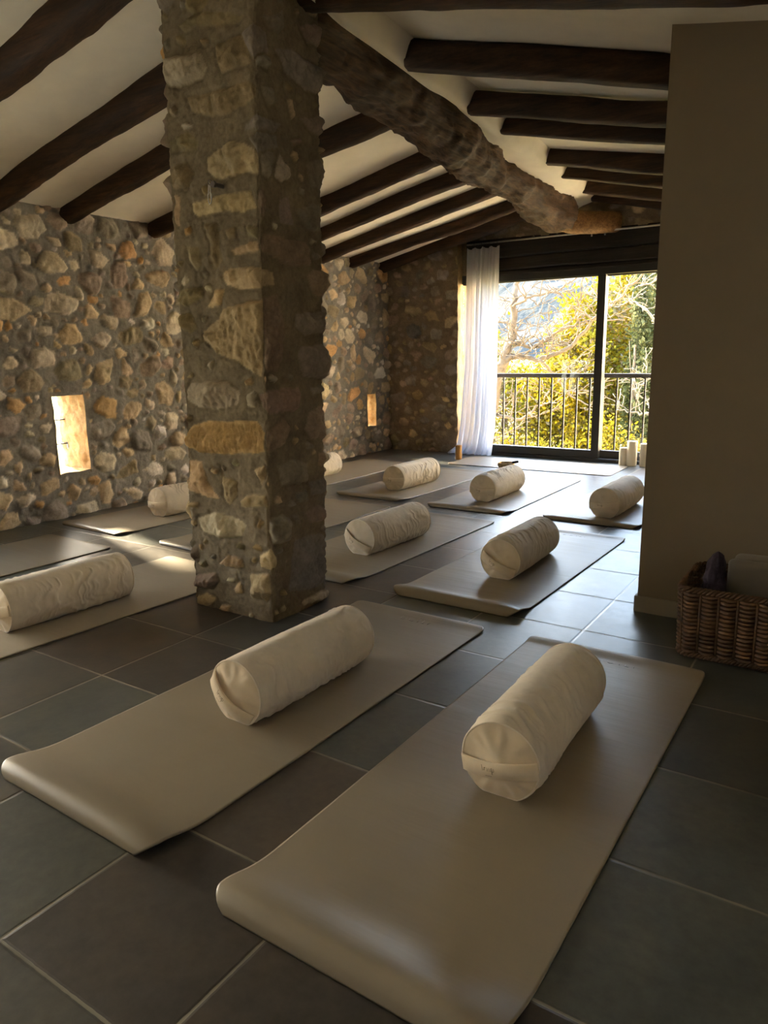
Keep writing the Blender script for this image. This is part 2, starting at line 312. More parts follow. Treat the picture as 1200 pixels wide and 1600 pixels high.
PILLAR_STONES = [
('o',[(0.122,2.391),(0.214,2.413),(0.357,2.389),(0.468,2.347),(0.42,2.333),(0.279,2.36),(0.148,2.369)]),
('o',[(0.006,2.473),(0.048,2.474),(0.062,2.432),(0.016,2.437)]),
('l',[(0.039,2.297),(0.095,2.296),(0.238,2.269),(0.264,2.217),(0.231,2.185),(0.114,2.185),(0.017,2.204),(0.027,2.26)]),
('o',[(0.309,2.289),(0.45,2.295),(0.485,2.219),(0.492,2.186),(0.336,2.189),(0.314,2.255)]),
('g',[(0.445,2.296),(0.498,2.315),(0.598,2.309),(0.613,2.244),(0.508,2.206),(0.471,2.243)]),
('g',[(0.524,2.201),(0.594,2.231),(0.619,2.203),(0.592,2.179),(0.532,2.184)]),
('o',[(0.137,2.141),(0.262,2.134),(0.457,2.135),(0.528,2.103),(0.517,2.07),(0.385,2.045),(0.273,2.042),(0.168,2.078)]),
('g',[(0.449,1.995),(0.515,2.017),(0.675,2.013),(0.636,1.971),(0.512,1.963),(0.435,1.97)]),
('o',[(0.001,2.0),(0.135,2.008),(0.197,1.975),(0.185,1.942),(0.026,1.957)]),
('t',[(0.236,1.905),(0.362,1.949),(0.445,1.924),(0.524,1.869),(0.521,1.808),(0.388,1.823),(0.284,1.82),(0.233,1.859)]),
('o',[(0.012,1.908),(0.117,1.905),(0.159,1.857),(0.117,1.803),(0.022,1.809)]),
('g',[(0.458,1.939),(0.512,1.956),(0.645,1.97),(0.652,1.923),(0.508,1.881)]),
('g',[(0.542,1.878),(0.596,1.906),(0.637,1.897),(0.592,1.803),(0.547,1.807)]),
('l',[(0.661,1.908),(0.707,1.865),(0.715,1.825),(0.666,1.799),(0.619,1.814)]),
('g',[(0.645,2.264),(0.715,2.293),(0.84,2.283),(0.965,2.283),(0.941,2.182),(0.816,2.167),(0.701,2.199)]),
('b',[(0.785,2.389),(0.885,2.427),(0.941,2.399),(0.924,2.348),(0.842,2.346)]),
('g',[(0.923,2.33),(0.977,2.352),(0.976,2.304),(0.943,2.283)]),
('g',[(0.575,2.353),(0.692,2.408),(0.698,2.351),(0.661,2.317),(0.608,2.333)]),
('b',[(0.826,2.469),(0.918,2.506),(0.906,2.451),(0.845,2.448)]),
('g',[(0.554,2.115),(0.625,2.129),(0.65,2.08),(0.594,2.05)]),
('t',[(0.707,2.105),(0.736,2.118),(0.753,2.048),(0.728,2.037)]),
('g',[(0.782,2.055),(0.917,2.099),(0.959,2.066),(0.936,2.018),(0.842,2.022)]),
('b',[(0.711,1.964),(0.78,1.99),(0.789,1.963),(0.739,1.944)]),
('g',[(0.817,1.897),(0.913,1.934),(0.955,1.886),(0.931,1.813),(0.846,1.817)]),
('l',[(0.083,2.052),(0.174,2.036),(0.173,2.025),(0.117,2.023)]),
('t',[(0.136,1.749),(0.278,1.761),(0.453,1.756),(0.49,1.691),(0.416,1.682),(0.317,1.694),(0.167,1.693),(0.141,1.713)]),
('b',[(0.501,1.75),(0.56,1.762),(0.588,1.714),(0.563,1.66),(0.497,1.679)]),
('g',[(0.648,1.74),(0.704,1.754),(0.728,1.647),(0.644,1.648)]),
('g',[(0.74,1.708),(0.851,1.753),(0.913,1.751),(0.932,1.661),(0.868,1.644),(0.807,1.651)]),
('t',[(0.033,1.791),(0.074,1.78),(0.059,1.668),(0.027,1.678)]),
('r',[(0.077,1.661),(0.123,1.656),(0.125,1.629),(0.088,1.629)]),
('o',[(0.312,1.631),(0.372,1.633),(0.373,1.59),(0.327,1.598)]),
('o',[(0.43,1.636),(0.49,1.624),(0.492,1.576),(0.432,1.593)]),
('o',[(0.085,1.587),(0.157,1.575),(0.171,1.514),(0.141,1.488),(0.107,1.519)]),
('o',[(0.2,1.666),(0.271,1.664),(0.287,1.51),(0.249,1.484),(0.215,1.498),(0.221,1.581)]),
('t',[(0.333,1.554),(0.427,1.568),(0.496,1.568),(0.49,1.534),(0.348,1.529)]),
('b',[(0.507,1.555),(0.561,1.604),(0.651,1.597),(0.805,1.591),(0.833,1.502),(0.712,1.485),(0.61,1.518),(0.522,1.532)]),
('g',[(0.909,1.602),(0.963,1.589),(0.94,1.53)]),
('t',[(0.279,1.458),(0.328,1.484),(0.504,1.473),(0.608,1.459),(0.614,1.407),(0.499,1.396),(0.382,1.394),(0.315,1.413)]),
('b',[(0.801,1.462),(0.843,1.49),(0.961,1.494),(0.981,1.411),(0.903,1.374),(0.84,1.39)]),
('o',[(0.021,1.413),(0.164,1.423),(0.17,1.379),(0.073,1.344),(0.016,1.356)]),
('t',[(0.176,1.336),(0.235,1.406),(0.301,1.402),(0.266,1.338)]),
('t',[(0.147,1.235),(0.246,1.283),(0.275,1.325),(0.355,1.346),(0.526,1.355),(0.512,1.224),(0.497,1.126),(0.477,1.05),(0.439,1.06),(0.345,1.114),(0.218,1.149)]),
('b',[(0.54,1.356),(0.628,1.375),(0.663,1.277),(0.649,1.124),(0.615,1.068),(0.556,1.069),(0.506,1.088)]),
('g',[(0.735,1.304),(0.891,1.322),(0.95,1.265),(0.932,1.225),(0.782,1.217),(0.723,1.254)]),
('g',[(0.761,1.172),(0.893,1.186),(0.951,1.12),(0.944,1.03),(0.765,1.042),(0.735,1.136)]),
('o',[(0.013,1.318),(0.09,1.321),(0.122,1.256),(0.083,1.232),(0.027,1.26)]),
('l',[(0.149,1.303),(0.186,1.298),(0.165,1.268)]),
('t',[(0.153,1.23),(0.223,1.234),(0.243,1.2),(0.205,1.178),(0.16,1.198)]),
('l',[(0.021,0.985),(0.061,1.026),(0.221,1.036),(0.289,1.036),(0.352,0.996),(0.34,0.936),(0.221,0.912),(0.098,0.918),(0.027,0.948)]),
('l',[(0.392,0.979),(0.425,0.997),(0.442,0.98),(0.44,0.927),(0.397,0.932)]),
('b',[(0.452,0.98),(0.634,1.004),(0.735,1.002),(0.753,0.956),(0.722,0.903),(0.558,0.9),(0.478,0.922)]),
('T',[(-0.007,0.775),(0.045,0.835),(0.138,0.867),(0.443,0.871),(0.489,0.829),(0.485,0.746),(0.303,0.726),(0.108,0.717),(-0.0,0.743)]),
('b',[(0.505,0.83),(0.637,0.873),(0.672,0.828),(0.623,0.76),(0.501,0.741)]),
('b',[(0.8,0.891),(0.881,0.917),(0.954,0.893),(0.957,0.762),(0.816,0.77),(0.778,0.831)]),
('g',[(0.813,1.002),(0.968,1.011),(0.978,0.982),(0.832,0.964)]),
('t',[(0.004,0.685),(0.106,0.685),(0.136,0.597),(0.202,0.519),(0.093,0.528),(0.001,0.546)]),
('t',[(0.227,0.63),(0.322,0.612),(0.317,0.549),(0.262,0.499),(0.22,0.527)]),
('t',[(0.416,0.669),(0.49,0.693),(0.497,0.657),(0.462,0.605)]),
('g',[(0.579,0.681),(0.705,0.701),(0.792,0.664),(0.775,0.589),(0.598,0.592)]),
('b',[(0.865,0.713),(0.928,0.706),(0.927,0.639),(0.863,0.648)]),
('g',[(0.78,0.589),(0.926,0.586),(0.946,0.522),(0.798,0.52)]),
('g',[(0.69,0.558),(0.769,0.558),(0.787,0.503),(0.707,0.504)]),
('t',[(0.333,0.532),(0.386,0.562),(0.492,0.572),(0.507,0.518),(0.34,0.504)]),
('l',[(0.058,0.422),(0.167,0.459),(0.311,0.45),(0.367,0.419),(0.339,0.366),(0.202,0.343),(0.089,0.361)]),
('t',[(0.428,0.427),(0.449,0.459),(0.472,0.45),(0.439,0.416)]),
('g',[(0.509,0.466),(0.607,0.471),(0.651,0.441),(0.652,0.341),(0.532,0.357),(0.502,0.411)]),
('g',[(0.661,0.458),(0.699,0.463),(0.735,0.405),(0.687,0.409)]),
('b',[(0.755,0.452),(0.855,0.472),(0.926,0.432),(0.904,0.384),(0.793,0.393)]),
('g',[(0.685,0.347),(0.872,0.331),(0.944,0.289),(0.945,0.083),(0.823,0.076),(0.647,0.107),(0.663,0.276)]),
('t',[(0.194,0.226),(0.241,0.271),(0.325,0.264),(0.34,0.228),(0.245,0.214)]),
('t',[(0.433,0.299),(0.515,0.34),(0.572,0.279),(0.553,0.247),(0.439,0.243)]),
('b',[(-0.002,0.143),(0.155,0.174),(0.175,0.138),(0.131,0.091),(0.002,0.082)]),
('t',[(-0.003,0.027),(0.093,0.071),(0.155,0.048),(0.116,0.007),(0.004,-0.007)]),
('t',[(0.257,0.112),(0.31,0.16),(0.324,0.104),(0.272,0.095)]),
('t',[(0.372,0.202),(0.493,0.224),(0.506,0.148),(0.471,0.086),(0.366,0.098)]),
('t',[(0.169,-0.003),(0.189,0.027),(0.242,0.031),(0.232,-0.001)]),
('b',[(-0.0,0.284),(0.039,0.295),(0.062,0.246),(0.031,0.201),(-0.002,0.21)]),
('l',[(0.722,0.046),(0.939,0.05),(0.938,0.002),(0.741,0.014)]),
('t',[(0.018,0.492),(0.072,0.494),(0.061,0.467),(0.025,0.47)]),
]
# ------------------------------------------------------------------ rubble stone fields
PAL = {'o': (.250, .205, .120), 't': (.43, .325, .19), 'T': (.56, .385, .19), 'l': (.45, .39, .285), 'g': (.235, .205, .170),
       'b': (.270, .205, .155), 'r': (.46, .27, .10), 'w': (.52, .49, .44), 'k': (.17, .15, .13)}

def poly_sdf(U, V, pts):
    P = np.array(pts, float); n = len(P)
    d = np.full(U.shape, 1e9); ins = np.zeros(U.shape, bool)
    for i in range(n):
        a = P[i]; b = P[(i + 1) % n]; e = b - a
        t = np.clip(((U - a[0]) * e[0] + (V - a[1]) * e[1]) / max(e @ e, 1e-12), 0, 1)
        d = np.minimum(d, (U - a[0] - t * e[0]) ** 2 + (V - a[1] - t * e[1]) ** 2)
        c = ((a[1] > V) != (b[1] > V))
        if abs(e[1]) > 1e-12: ins ^= c & (U < e[0] * (V - a[1]) / e[1] + a[0])
    d = np.sqrt(d); return np.where(ins, d, -d)

def stone_skin(us, vs, stones, seed, mortar, rough=1.0, relief=1.0, tight=1.0):
    """us, vs: 1-D metres. returns height (nu,nv) and colour (nu,nv,3)"""
    rng = np.random.default_rng(seed)
    U, V = np.meshgrid(us, vs, indexing='ij'); s = seed * 7.13
    wu = .010 * fbm(U * 14, V * 14, s, 3) + .004 * fbm(U * 60, V * 60, s + 5, 2); wv = .010 * fbm(U * 14, V * 14, s + 40, 3) + .004 * fbm(U * 60, V * 60, s + 45, 2)
    n1 = fbm(U * 7, V * 7, s + 1, 3); n2 = fbm(U * 26, V * 26, s + 2, 3); n3 = fbm(U * 80, V * 80, s + 3, 2); n4 = np.abs(fbm(U * 34, V * 20, s + 6, 3))
    H = .006 * n1 + .0035 * n2 * rough + .0018 * n3 * rough
    C = np.array(mortar)[None, None] * (1 + .16 * n1 + .14 * n2 + .1 * n3)[..., None]
    for cl, pts in stones:
        a = np.array(pts); c0 = a.mean(0); lo = a.min(0) - .02; hi = a.max(0) + .02
        i0, i1 = np.searchsorted(us, (lo[0], hi[0])); j0, j1 = np.searchsorted(vs, (lo[1], hi[1]))
        if i1 - i0 < 2 or j1 - j0 < 2:
            continue
        sl = (slice(i0, i1), slice(j0, j1)); uu = U[sl] + wu[sl]; vv = V[sl] + wv[sl]
        d = poly_sdf(uu, vv, pts)
        size = min(hi - lo) - .04
        e = float(np.clip(size * .28, .008, .028)); tt = np.clip(d / e, 0, 1); prof = 1 - (1 - tt) ** 2.2
        hh = (.012 + .10 * min(size, .16)) * relief * rng.uniform(.55, 1.25)
        pl = hh + (uu - c0[0]) * rng.normal(0, .10) + (vv - c0[1]) * rng.normal(0, .10)
        for _ in range(2):
            g = rng.normal(0, .28, 2); pl = np.minimum(pl, hh * rng.uniform(.85, 1.3) + (uu - c0[0]) * g[0] + (vv - c0[1]) * g[1])
        pl = np.maximum(pl, .004) + (.0060 * n2[sl] + .0034 * n3[sl] - .0085 * n4[sl]) * rough
        if cl == 'T':
            pl = pl + .0045 * np.sin(uu * 2 * PI / .017 + 2.5 * n1[sl] + 14 * (vv - c0[1])) - .002
        hs = pl * prof - .004 * (1 - tt)
        m = sstep(-.001, .005, d)
        H[sl] = np.where(d > 0, np.maximum(H[sl] * (1 - m) + hs * m, H[sl] * (1 - m) + hs * m), H[sl])
        # a thin recessed joint around the stone
        H[sl] -= .004 * relief * np.exp(-((d + .003) / .004) ** 2)
        base = np.array(PAL[cl]) * rng.uniform(.86, 1.14) * np.array([1 + rng.normal(0, .03), 1, 1 + rng.normal(0, .05)])
        cc = base[None, None] * (1 + .16 * n1[sl] + .22 * n2[sl] + .12 * n3[sl])[..., None]
        C[sl] = C[sl] * (1 - m[..., None]) + cc * m[..., None]
    return H, np.clip(C, .01, .9)

def scatter_stones(u0, u1, v0, v1, seed, plan, flat=1.5, avoid=(), pal='ttooggblwr', vertical=.0):
    """dart throwing of irregular convex stones, biggest first. plan: (rmin, rmax, tries)"""
    rng = np.random.default_rng(seed)
    cx = []; out = []
    E = np.zeros((0, 5))
    for (r0, r1, tries) in plan:
        for _ in range(tries):
            u = rng.uniform(u0, u1); v = rng.uniform(v0, v1); r = rng.uniform(r0, r1) ; asp = rng.uniform(1.0, flat)
            a, b = r * math.sqrt(asp), r / math.sqrt(asp); th = rng.normal(0, .28) + (PI / 2 if rng.random() < vertical else 0)
            if any(x0 - a < u < x1 + a and y0 - b < v < y1 + b for x0, x1, y0, y1 in avoid): continue
            if len(E):
                du = E[:, 0] - u; dv = E[:, 1] - v; D = np.hypot(du, dv) + 1e-9; cu = du / D; cv = dv / D
                def sup(a_, b_, t_):
                    x = cu * np.cos(t_) + cv * np.sin(t_); y = -cu * np.sin(t_) + cv * np.cos(t_)
                    return np.sqrt((a_ * x) ** 2 + (b_ * y) ** 2)
                if np.any(D < (sup(a, b, th) + sup(E[:, 2], E[:, 3], E[:, 4])) * .93): continue
            E = np.vstack([E, [u, v, a, b, th]])
            k = rng.integers(5, 9); an = np.sort(np.arange(k) * 2 * PI / k + rng.normal(0, .28, k)); q = []
            for t in an:
                rr = rng.uniform(.78, 1.14); ct, st = math.cos(t), math.sin(t)
                p = 2.5; sc = (abs(ct) ** p + abs(st) ** p) ** (-1 / p)
                x, y = a * rr * sc * ct, b * rr * sc * st
                q.append((u + x * math.cos(th) - y * math.sin(th), v + x * math.sin(th) + y * math.cos(th)))
            out.append((pal[rng.integers(len(pal))], q))
    return out

def axis_vals(*segs, must=()):
    a = np.concatenate([np.arange(s0, s1, st) for s0, s1, st in segs] + [np.array([segs[-1][1]]), np.array(must, float)])
    a = np.unique(np.round(a, 5)); keep = [a[0]]
    for q in a[1:]:
        if q - keep[-1] < .004 and q not in np.round(must, 5): continue
        if q - keep[-1] < .004: keep[-1] = q; continue
        keep.append(q)
    return np.array(keep)

# ------------------------------------------------------------------ room dimensions (metres)
XL, YB, YF, XR = -4.82, 7.42, -1.6, 1.7           # left wall, back wall, wall behind the camera, right wall
PX, PY = -.765, 3.17                              # corner of the painted partition
def zl(x): return 2.165 + .22 * (x + 4.82)        # left ceiling slope
def zr(x): return 2.60 - .20 * (x + 2.10)         # right ceiling slope
XRIDGE = -2.41

# ---- floor
mb = MB(); mb.add([(-5.2, -1.8, 0), (1.9, -1.8, 0), (1.9, 7.9, 0), (-5.2, 7.9, 0), (-5.2, -1.8, -.12), (1.9, -1.8, -.12), (1.9, 7.9, -.12), (-5.2, 7.9, -.12)],
               [(0, 1, 2, 3), (7, 6, 5, 4), (0, 4, 5, 1), (1, 5, 6, 2), (2, 6, 7, 3), (3, 7, 4, 0)])
tag(mb.build('floor', M['tiles']), kind='structure', label='dark slate coloured square tiled floor with pale grout')

# ---- ceiling: two plaster slopes and the plaster fascia beside the trunk beam
def beam_pt(y):
    ys = [1.9, 3.07, 3.54, 4.45, 5.40, 6.32, 6.85]; return (np.interp(y, ys, [-2.20, -2.27, -2.31, -2.42, -2.55, -2.62, -2.66]),
            np.interp(y, ys, [2.575, 2.56, 2.54, 2.50, 2.48, 2.46, 2.43]), np.interp(y, ys, [.165, .155, .155, .165, .135, .15, .15]))
def xe(y): return -1.95 - .105 * (y - 3.3)        # where the right-hand rafters die into the plaster
V = []; F = []
ys = np.arange(YF - .3, 7.92, .08)
xsl = np.concatenate([np.linspace(-5.2, XRIDGE, 36)]); xsr = np.linspace(XRIDGE, 1.95, 52)
xs = np.concatenate([xsl, xsr[1:]])
A, B = np.meshgrid(xs, ys, indexing='ij')
Z = np.where(A < XRIDGE, zl(A), np.minimum(zr(A), zr(XRIDGE) + .03)); Z = np.minimum(Z, 2.68) + .007 * fbm(A * 1.6, B * 1.6, 3, 2)
nv = len(ys); nx = len(xs)
lo = np.stack([A, B, Z], -1).reshape(-1, 3); up = lo + [0, 0, .22]
F = [grid_faces(nx, nv)[:, ::-1], grid_faces(nx, nv, nx * nv)]
idx = np.arange(nx * nv).reshape(nx, nv); loop = np.concatenate([idx[:, 0], idx[-1, 1:], idx[-2::-1, -1], idx[0, -2:0:-1]])
F.append(np.stack([loop, np.roll(loop, -1), np.roll(loop, -1) + nx * nv, loop + nx * nv], -1))
cv = np.vstack([lo, up]); cf = np.vstack(F)
fy = np.arange(2.3, 7.44, .06); prof = []
for y in fy:
    xb, zb, rb = beam_pt(y); x1 = xe(y); zc = zr(x1)
    w = .010 * float(vnoise(y * 2.1, 3.3)); w2 = .012 * float(vnoise(y * 3.7, 9.1))
    p = [(x1 + .05, zc + .03), (x1 + .012, zc - .005), (x1 - .004 + w, zc - .045), (x1 - .02 + w, zc - .085 + w2),
         (x1 - .06 + w, zc - .115 + w2), ((x1 + xb) / 2 - .01, max(zb + .055, zc - .14) + w2), (xb + .05, zb + .05), (xb + .0, zb + .0)]
    prof.append([(a, y, b) for a, b in p])
fv = np.array(prof).reshape(-1, 3); ff = grid_faces(len(fy), 8)
tag(obj('ceiling', np.vstack([cv, fv]), np.vstack([cf, ff + len(cv)]), M['plaster']), kind='structure', label='white plaster sloping ceiling')

# ---- left stone wall with two slit windows (and two windows added out of view for their light)
SL = [(3.045, 3.295, .325, .875), (6.965, 7.140, .315, .685)]
UNSEEN_WIN3 = (.0, 1.7, .3, 1.02)  # added out of view: its sun patch on the floor warms the near room
UNSEEN_WIN4 = (-1.45, -.95, .9, 1.4)  # added out of view: lights the bolster ends and the wall behind
wy = axis_vals((YF - .1, 1.5, .05), (1.5, 5.0, .0115), (5.0, 7.46, .014), must=[q for s in SL for q in s[:2]] + list(UNSEEN_WIN3[:2]) + list(UNSEEN_WIN4[:2]))
wz = axis_vals((0, 2.26, .0120), must=[q for s in SL for q in s[2:]] + list(UNSEEN_WIN3[2:]) + list(UNSEEN_WIN4[2:]))
av = [(s[0] - .03, s[1] + .03, s[2] - .03, s[3] + .03) for s in SL]
st = scatter_stones(1.4, 7.45, -.02, 2.24, 11, [(.085, .115, 420), (.060, .085, 2600), (.038, .060, 7000), (.020, .038, 14000)], 1.8, avoid=[(a + .02, b - .02, c + .02, d - .02) for a, b, c, d in av], vertical=.15, pal='ttttllllggggbbbowrr')
H, C = stone_skin(wy, wz, st, 5, (.165, .152, .130), 1.6, 1.15); C = (C * .80 + .20 * C.mean(-1, keepdims=True)) * 1.42 * np.array((.97, .985, 1.03))
def warp_left(Y, Zz):
    return Y + .010 * fbm(Y * 9, Zz * 9, 71, 2), Zz + .008 * fbm(Y * 9, Zz * 9, 83, 2)
A, B = np.meshgrid(wy, wz, indexing='ij'); A2, B2 = warp_left(A, B)
edge = np.minimum.reduce([np.ones_like(A)] + [np.maximum(np.maximum(s[0] - A, A - s[1]), np.maximum(s[2] - B, B - s[3])) for s in SL])
H = H * sstep(-.005, .03, edge)
VV = np.stack([XL - .018 + H, A2, np.maximum(B2, 0)], -1).reshape(-1, 3); CC = C.reshape(-1, 3)
cy = (wy[:-1] + wy[1:]) / 2; cz = (wz[:-1] + wz[1:]) / 2; CA, CB = np.meshgrid(cy, cz, indexing='ij')
skip = np.zeros_like(CA, bool)
for s in SL + [UNSEEN_WIN3, UNSEEN_WIN4]: skip |= (CA > s[0]) & (CA < s[1]) & (CB > s[2]) & (CB < s[3])
FF = [grid_faces(len(wy), len(wz), skip=skip)]; nV = len(VV); VL = [VV]; CL = [CC]
PANE_X = -5.11
for si, s in enumerate(SL):                        # rough reveals of the slits
    dx = np.linspace(XL - .012, -5.16, 22)
    for k in range(4):
        if k < 2: t = np.linspace(s[2] - .02, s[3] + .02, 50); g = s[k]
        else: t = np.linspace(s[0] - .02, s[1] + .02, 26); g = s[k]
        Dx, T = np.meshgrid(dx, t, indexing='ij'); nn = .012 * fbm(Dx * 12, T * 12, 90 + si * 9 + k, 3) + .006 * fbm(Dx * 45, T * 45, 50 + k, 2)
        fade = np.clip((XL - .012 - Dx) / .04, 0, 1)
        if k < 2:
            a2, b2 = warp_left(np.full_like(T, g), T); P = np.stack([Dx, a2 + nn * fade, b2], -1)
        else:
            a2, b2 = warp_left(T, np.full_like(T, g)); P = np.stack([Dx, a2, b2 + nn * fade], -1)
        sh = (1 + .2 * fbm(Dx * 20, T * 20, 7 + k, 3))[..., None]
        VL.append(P.reshape(-1, 3)); CL.append((np.array((.36, .235, .10)) * sh).reshape(-1, 3))
        FF.append(grid_faces(len(dx), len(t), nV)); nV += P.shape[0] * P.shape[1]
mb = MB()                                          # solid masonry behind the face
def wall_boxes(mb, fixed, x0, x1, a0, a1, z0, z1, holes):
    """boxes filling [a0,a1]x[z0,z1] minus holes; holes (a,b,c,d)"""
    hs = sorted(holes); cur = a0
    def bx(p, q, r, t):
        if q - p < 1e-4 or t - r < 1e-4: return
        if fixed == 'x': mb.box(x0, x1, p, q, r, t)
        else: mb.box(p, q, x0, x1, r, t)
    for a, b, c, d in hs:
        bx(cur, a, z0, z1); bx(a, b, z0, c); bx(a, b, d, z1); cur = b
    bx(cur, a1, z0, z1)
e = .045
wall_boxes(mb, 'x', -5.17, -4.875, YF - .25, 7.9, -.1, 2.45, [UNSEEN_WIN3, UNSEEN_WIN4] + [(s[0] - e, s[1] + e, s[2] - e, s[3] + e) for s in SL])
VL.append(np.array(mb.v)); CL.append(np.tile((.3, .27, .2), (len(mb.v), 1))); 
faces = [tuple(f) for f in np.vstack(FF).tolist()] + [tuple(i + nV for i in f) for f in mb.f]
o = obj('wall_left', np.vstack(VL), faces, M['stone'], col=np.vstack(CL)); tag(o, kind='structure', label='rubble stone wall with two slit windows')

for i, s in enumerate(SL):                        # the glazing of the slits
    w = tag(empty('window_%d' % (i + 1), (PANE_X, (s[0] + s[1]) / 2, s[2])), kind='structure', label='narrow slit window low in the stone wall')
    hw = (s[1] - s[0]) / 2 + .02; hh = s[3] - s[2]
    m = MB(); m.box(-.004, .004, -hw, hw, -.01, hh + .01); m.build('glass_pane', M['glass'], w)
    m = MB(); t = .014
    m.box(-.015, .015, -hw, -hw + t, -.01, hh + .01); m.box(-.015, .015, hw - t, hw, -.01, hh + .01)
    for z in ((.33, .66) if i == 0 else (.5,)): m.box(-.012, .012, -hw, hw, hh * z - .004, hh * z + .004)
    m.build('window_frame', M['frame'], w)
for wn, WN in (('window_3', UNSEEN_WIN3), ('window_4', UNSEEN_WIN4)):
    w = tag(empty(wn, (-5.0, (WN[0] + WN[1]) / 2, WN[2])), kind='structure', label='unseen left wall window, added and sized for its daylight')
    m = MB(); hw = (WN[1] - WN[0]) / 2; hh = WN[3] - WN[2]
    m.box(-.003, .003, -hw, hw, 0, hh); m.build('glass_pane', M['glass'], w)
    m = MB(); m.box(-.03, .03, -hw, -hw + .05, 0, hh); m.box(-.03, .03, hw - .05, hw, 0, hh); m.box(-.03, .03, -hw, hw, 0, .05); m.box(-.03, .03, -hw, hw, hh - .05, hh); m.box(-.025, .025, -.02, .02, 0, hh)
    m.build('window_frame', M['frame'], w)

# ---- back stone wall, left of and above the sliding door
DX0, DX1, DZ = -3.905, -1.10, 2.285
bu = axis_vals((-4.86, -3.2, .0125), (-3.2, -.70, .02), must=[DX0]); bz = axis_vals((0, 2.80, .0135), must=[DZ])
st = scatter_stones(-4.85, -.7, 0, 2.8, 23, [(.07, .10, 120), (.045, .075, 900), (.025, .045, 3000)], 2.3, pal='oobbkgtgkoooggb')
H, C = stone_skin(bu, bz, st, 8, (.165, .130, .092), 1.3, 1.2); C = C * 1.42 * np.array((.98, 1.0, 1.05))
A, B = np.meshgrid(bu, bz, indexing='ij'); jog = .014 * fbm(A * 8, B * 8, 31, 2)
VV = np.stack([A + jog, YB + .012 - H, B], -1).reshape(-1, 3)
cu = (bu[:-1] + bu[1:]) / 2; cz = (bz[:-1] + bz[1:]) / 2; CA, CB = np.meshgrid(cu, cz, indexing='ij')
skip = ((CA > DX0) & (CB < DZ)) | (CB > np.minimum(zl(CA), zr(CA)) + .12)
FF = [grid_faces(len(bu), len(bz), skip=skip)[:, ::-1]]; nV = len(VV); VL = [VV]; CL = [C.reshape(-1, 3)]
dy = np.linspace(YB + .005, 7.90, 36); t = np.linspace(0, DZ + .03, 110)
T1, T2 = np.meshgrid(dy, t, indexing='ij'); jg = .014 * fbm(np.full_like(T2, DX0) * 8, T2 * 8, 31, 2); fade = np.clip((T1 - YB) / .04, 0, 1)
P = np.stack([DX0 + jg + fade * (.014 * fbm(T1 * 10, T2 * 10, 3, 3) + .008 * fbm(T1 * 40, T2 * 40, 4, 2)), T1, T2], -1)
VL.append(P.reshape(-1, 3)); CL.append((np.array((.50, .36, .20)) * (1 + .25 * fbm(T1 * 14, T2 * 14, 5, 3))[..., None]).reshape(-1, 3)); FF.append(grid_faces(len(dy), len(t), nV)); nV += P.shape[0] * P.shape[1]
mb = MB(); mb.box(-5.17, DX0 - .05, YB + .05, 7.90, -.1, 2.85); mb.box(DX0 - .05, XR + .2, YB + .05, 7.9, DZ + .04, 2.9); mb.box(DX1, XR + .2, YB + .05, 7.9, -.1, DZ + .04); mb.box(DX0 - .03, -3.78, 7.52, 7.9, 1.94, DZ + .05)
VL.append(np.array(mb.v)); CL.append(np.tile((.3, .24, .16), (len(mb.v), 1)))
faces = [tuple(f) for f in np.vstack(FF).tolist()] + [tuple(i + nV for i in f) for f in mb.f]
tag(obj('wall_back', np.vstack(VL), faces, M['stone'], col=np.vstack(CL)), kind='structure', label='shaded rubble stone wall left of the sliding door')

# ---- painted partition on the right, wall behind the camera, far right wall
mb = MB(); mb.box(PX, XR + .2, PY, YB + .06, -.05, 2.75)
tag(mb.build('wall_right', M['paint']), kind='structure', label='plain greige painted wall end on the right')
mb = MB(); mb.box(PX - .012, XR, PY - .012, PY, 0, .073, .003); mb.box(PX - .012, PX, PY - .002, YB - .02, 0, .073, .003)
tag(mb.build('baseboard_right', M['base']), kind='structure', label='low greige skirting board')
mb = MB(); mb.box(-5.17, XR + .2, YF - .25, YF, -.05, 2.85); tag(mb.build('wall_front', M['plaster']), kind='structure', label='white wall behind the viewer')
ADDED_WIN5 = (-1.35, -.75, .9, 1.5)  # added out of view: weak fill for the pillar's right face
mb = MB(); wall_boxes(mb, 'x', XR, XR + .2, YF - .2, YB + .1, -.05, 2.85, [ADDED_WIN5]); tag(mb.build('wall_far_right', M['plaster']), kind='structure', label='white wall on the far right')

w = tag(empty('window_5', (XR + .1, (ADDED_WIN5[0] + ADDED_WIN5[1]) / 2, ADDED_WIN5[2])), kind='structure', label='unseen small window added to the far right wall as fill light')
m = MB(); hw = (ADDED_WIN5[1] - ADDED_WIN5[0]) / 2; hh = ADDED_WIN5[3] - ADDED_WIN5[2]; m.box(-.003, .003, -hw, hw, 0, hh); m.build('glass_pane', M['glass'], w)
m = MB(); m.box(-.03, .03, -hw, -hw + .05, 0, hh); m.box(-.03, .03, hw - .05, hw, 0, hh); m.box(-.03, .03, -hw, hw, 0, .05); m.box(-.03, .03, -hw, hw, hh - .05, hh)
m.build('window_frame', M['frame'], w)

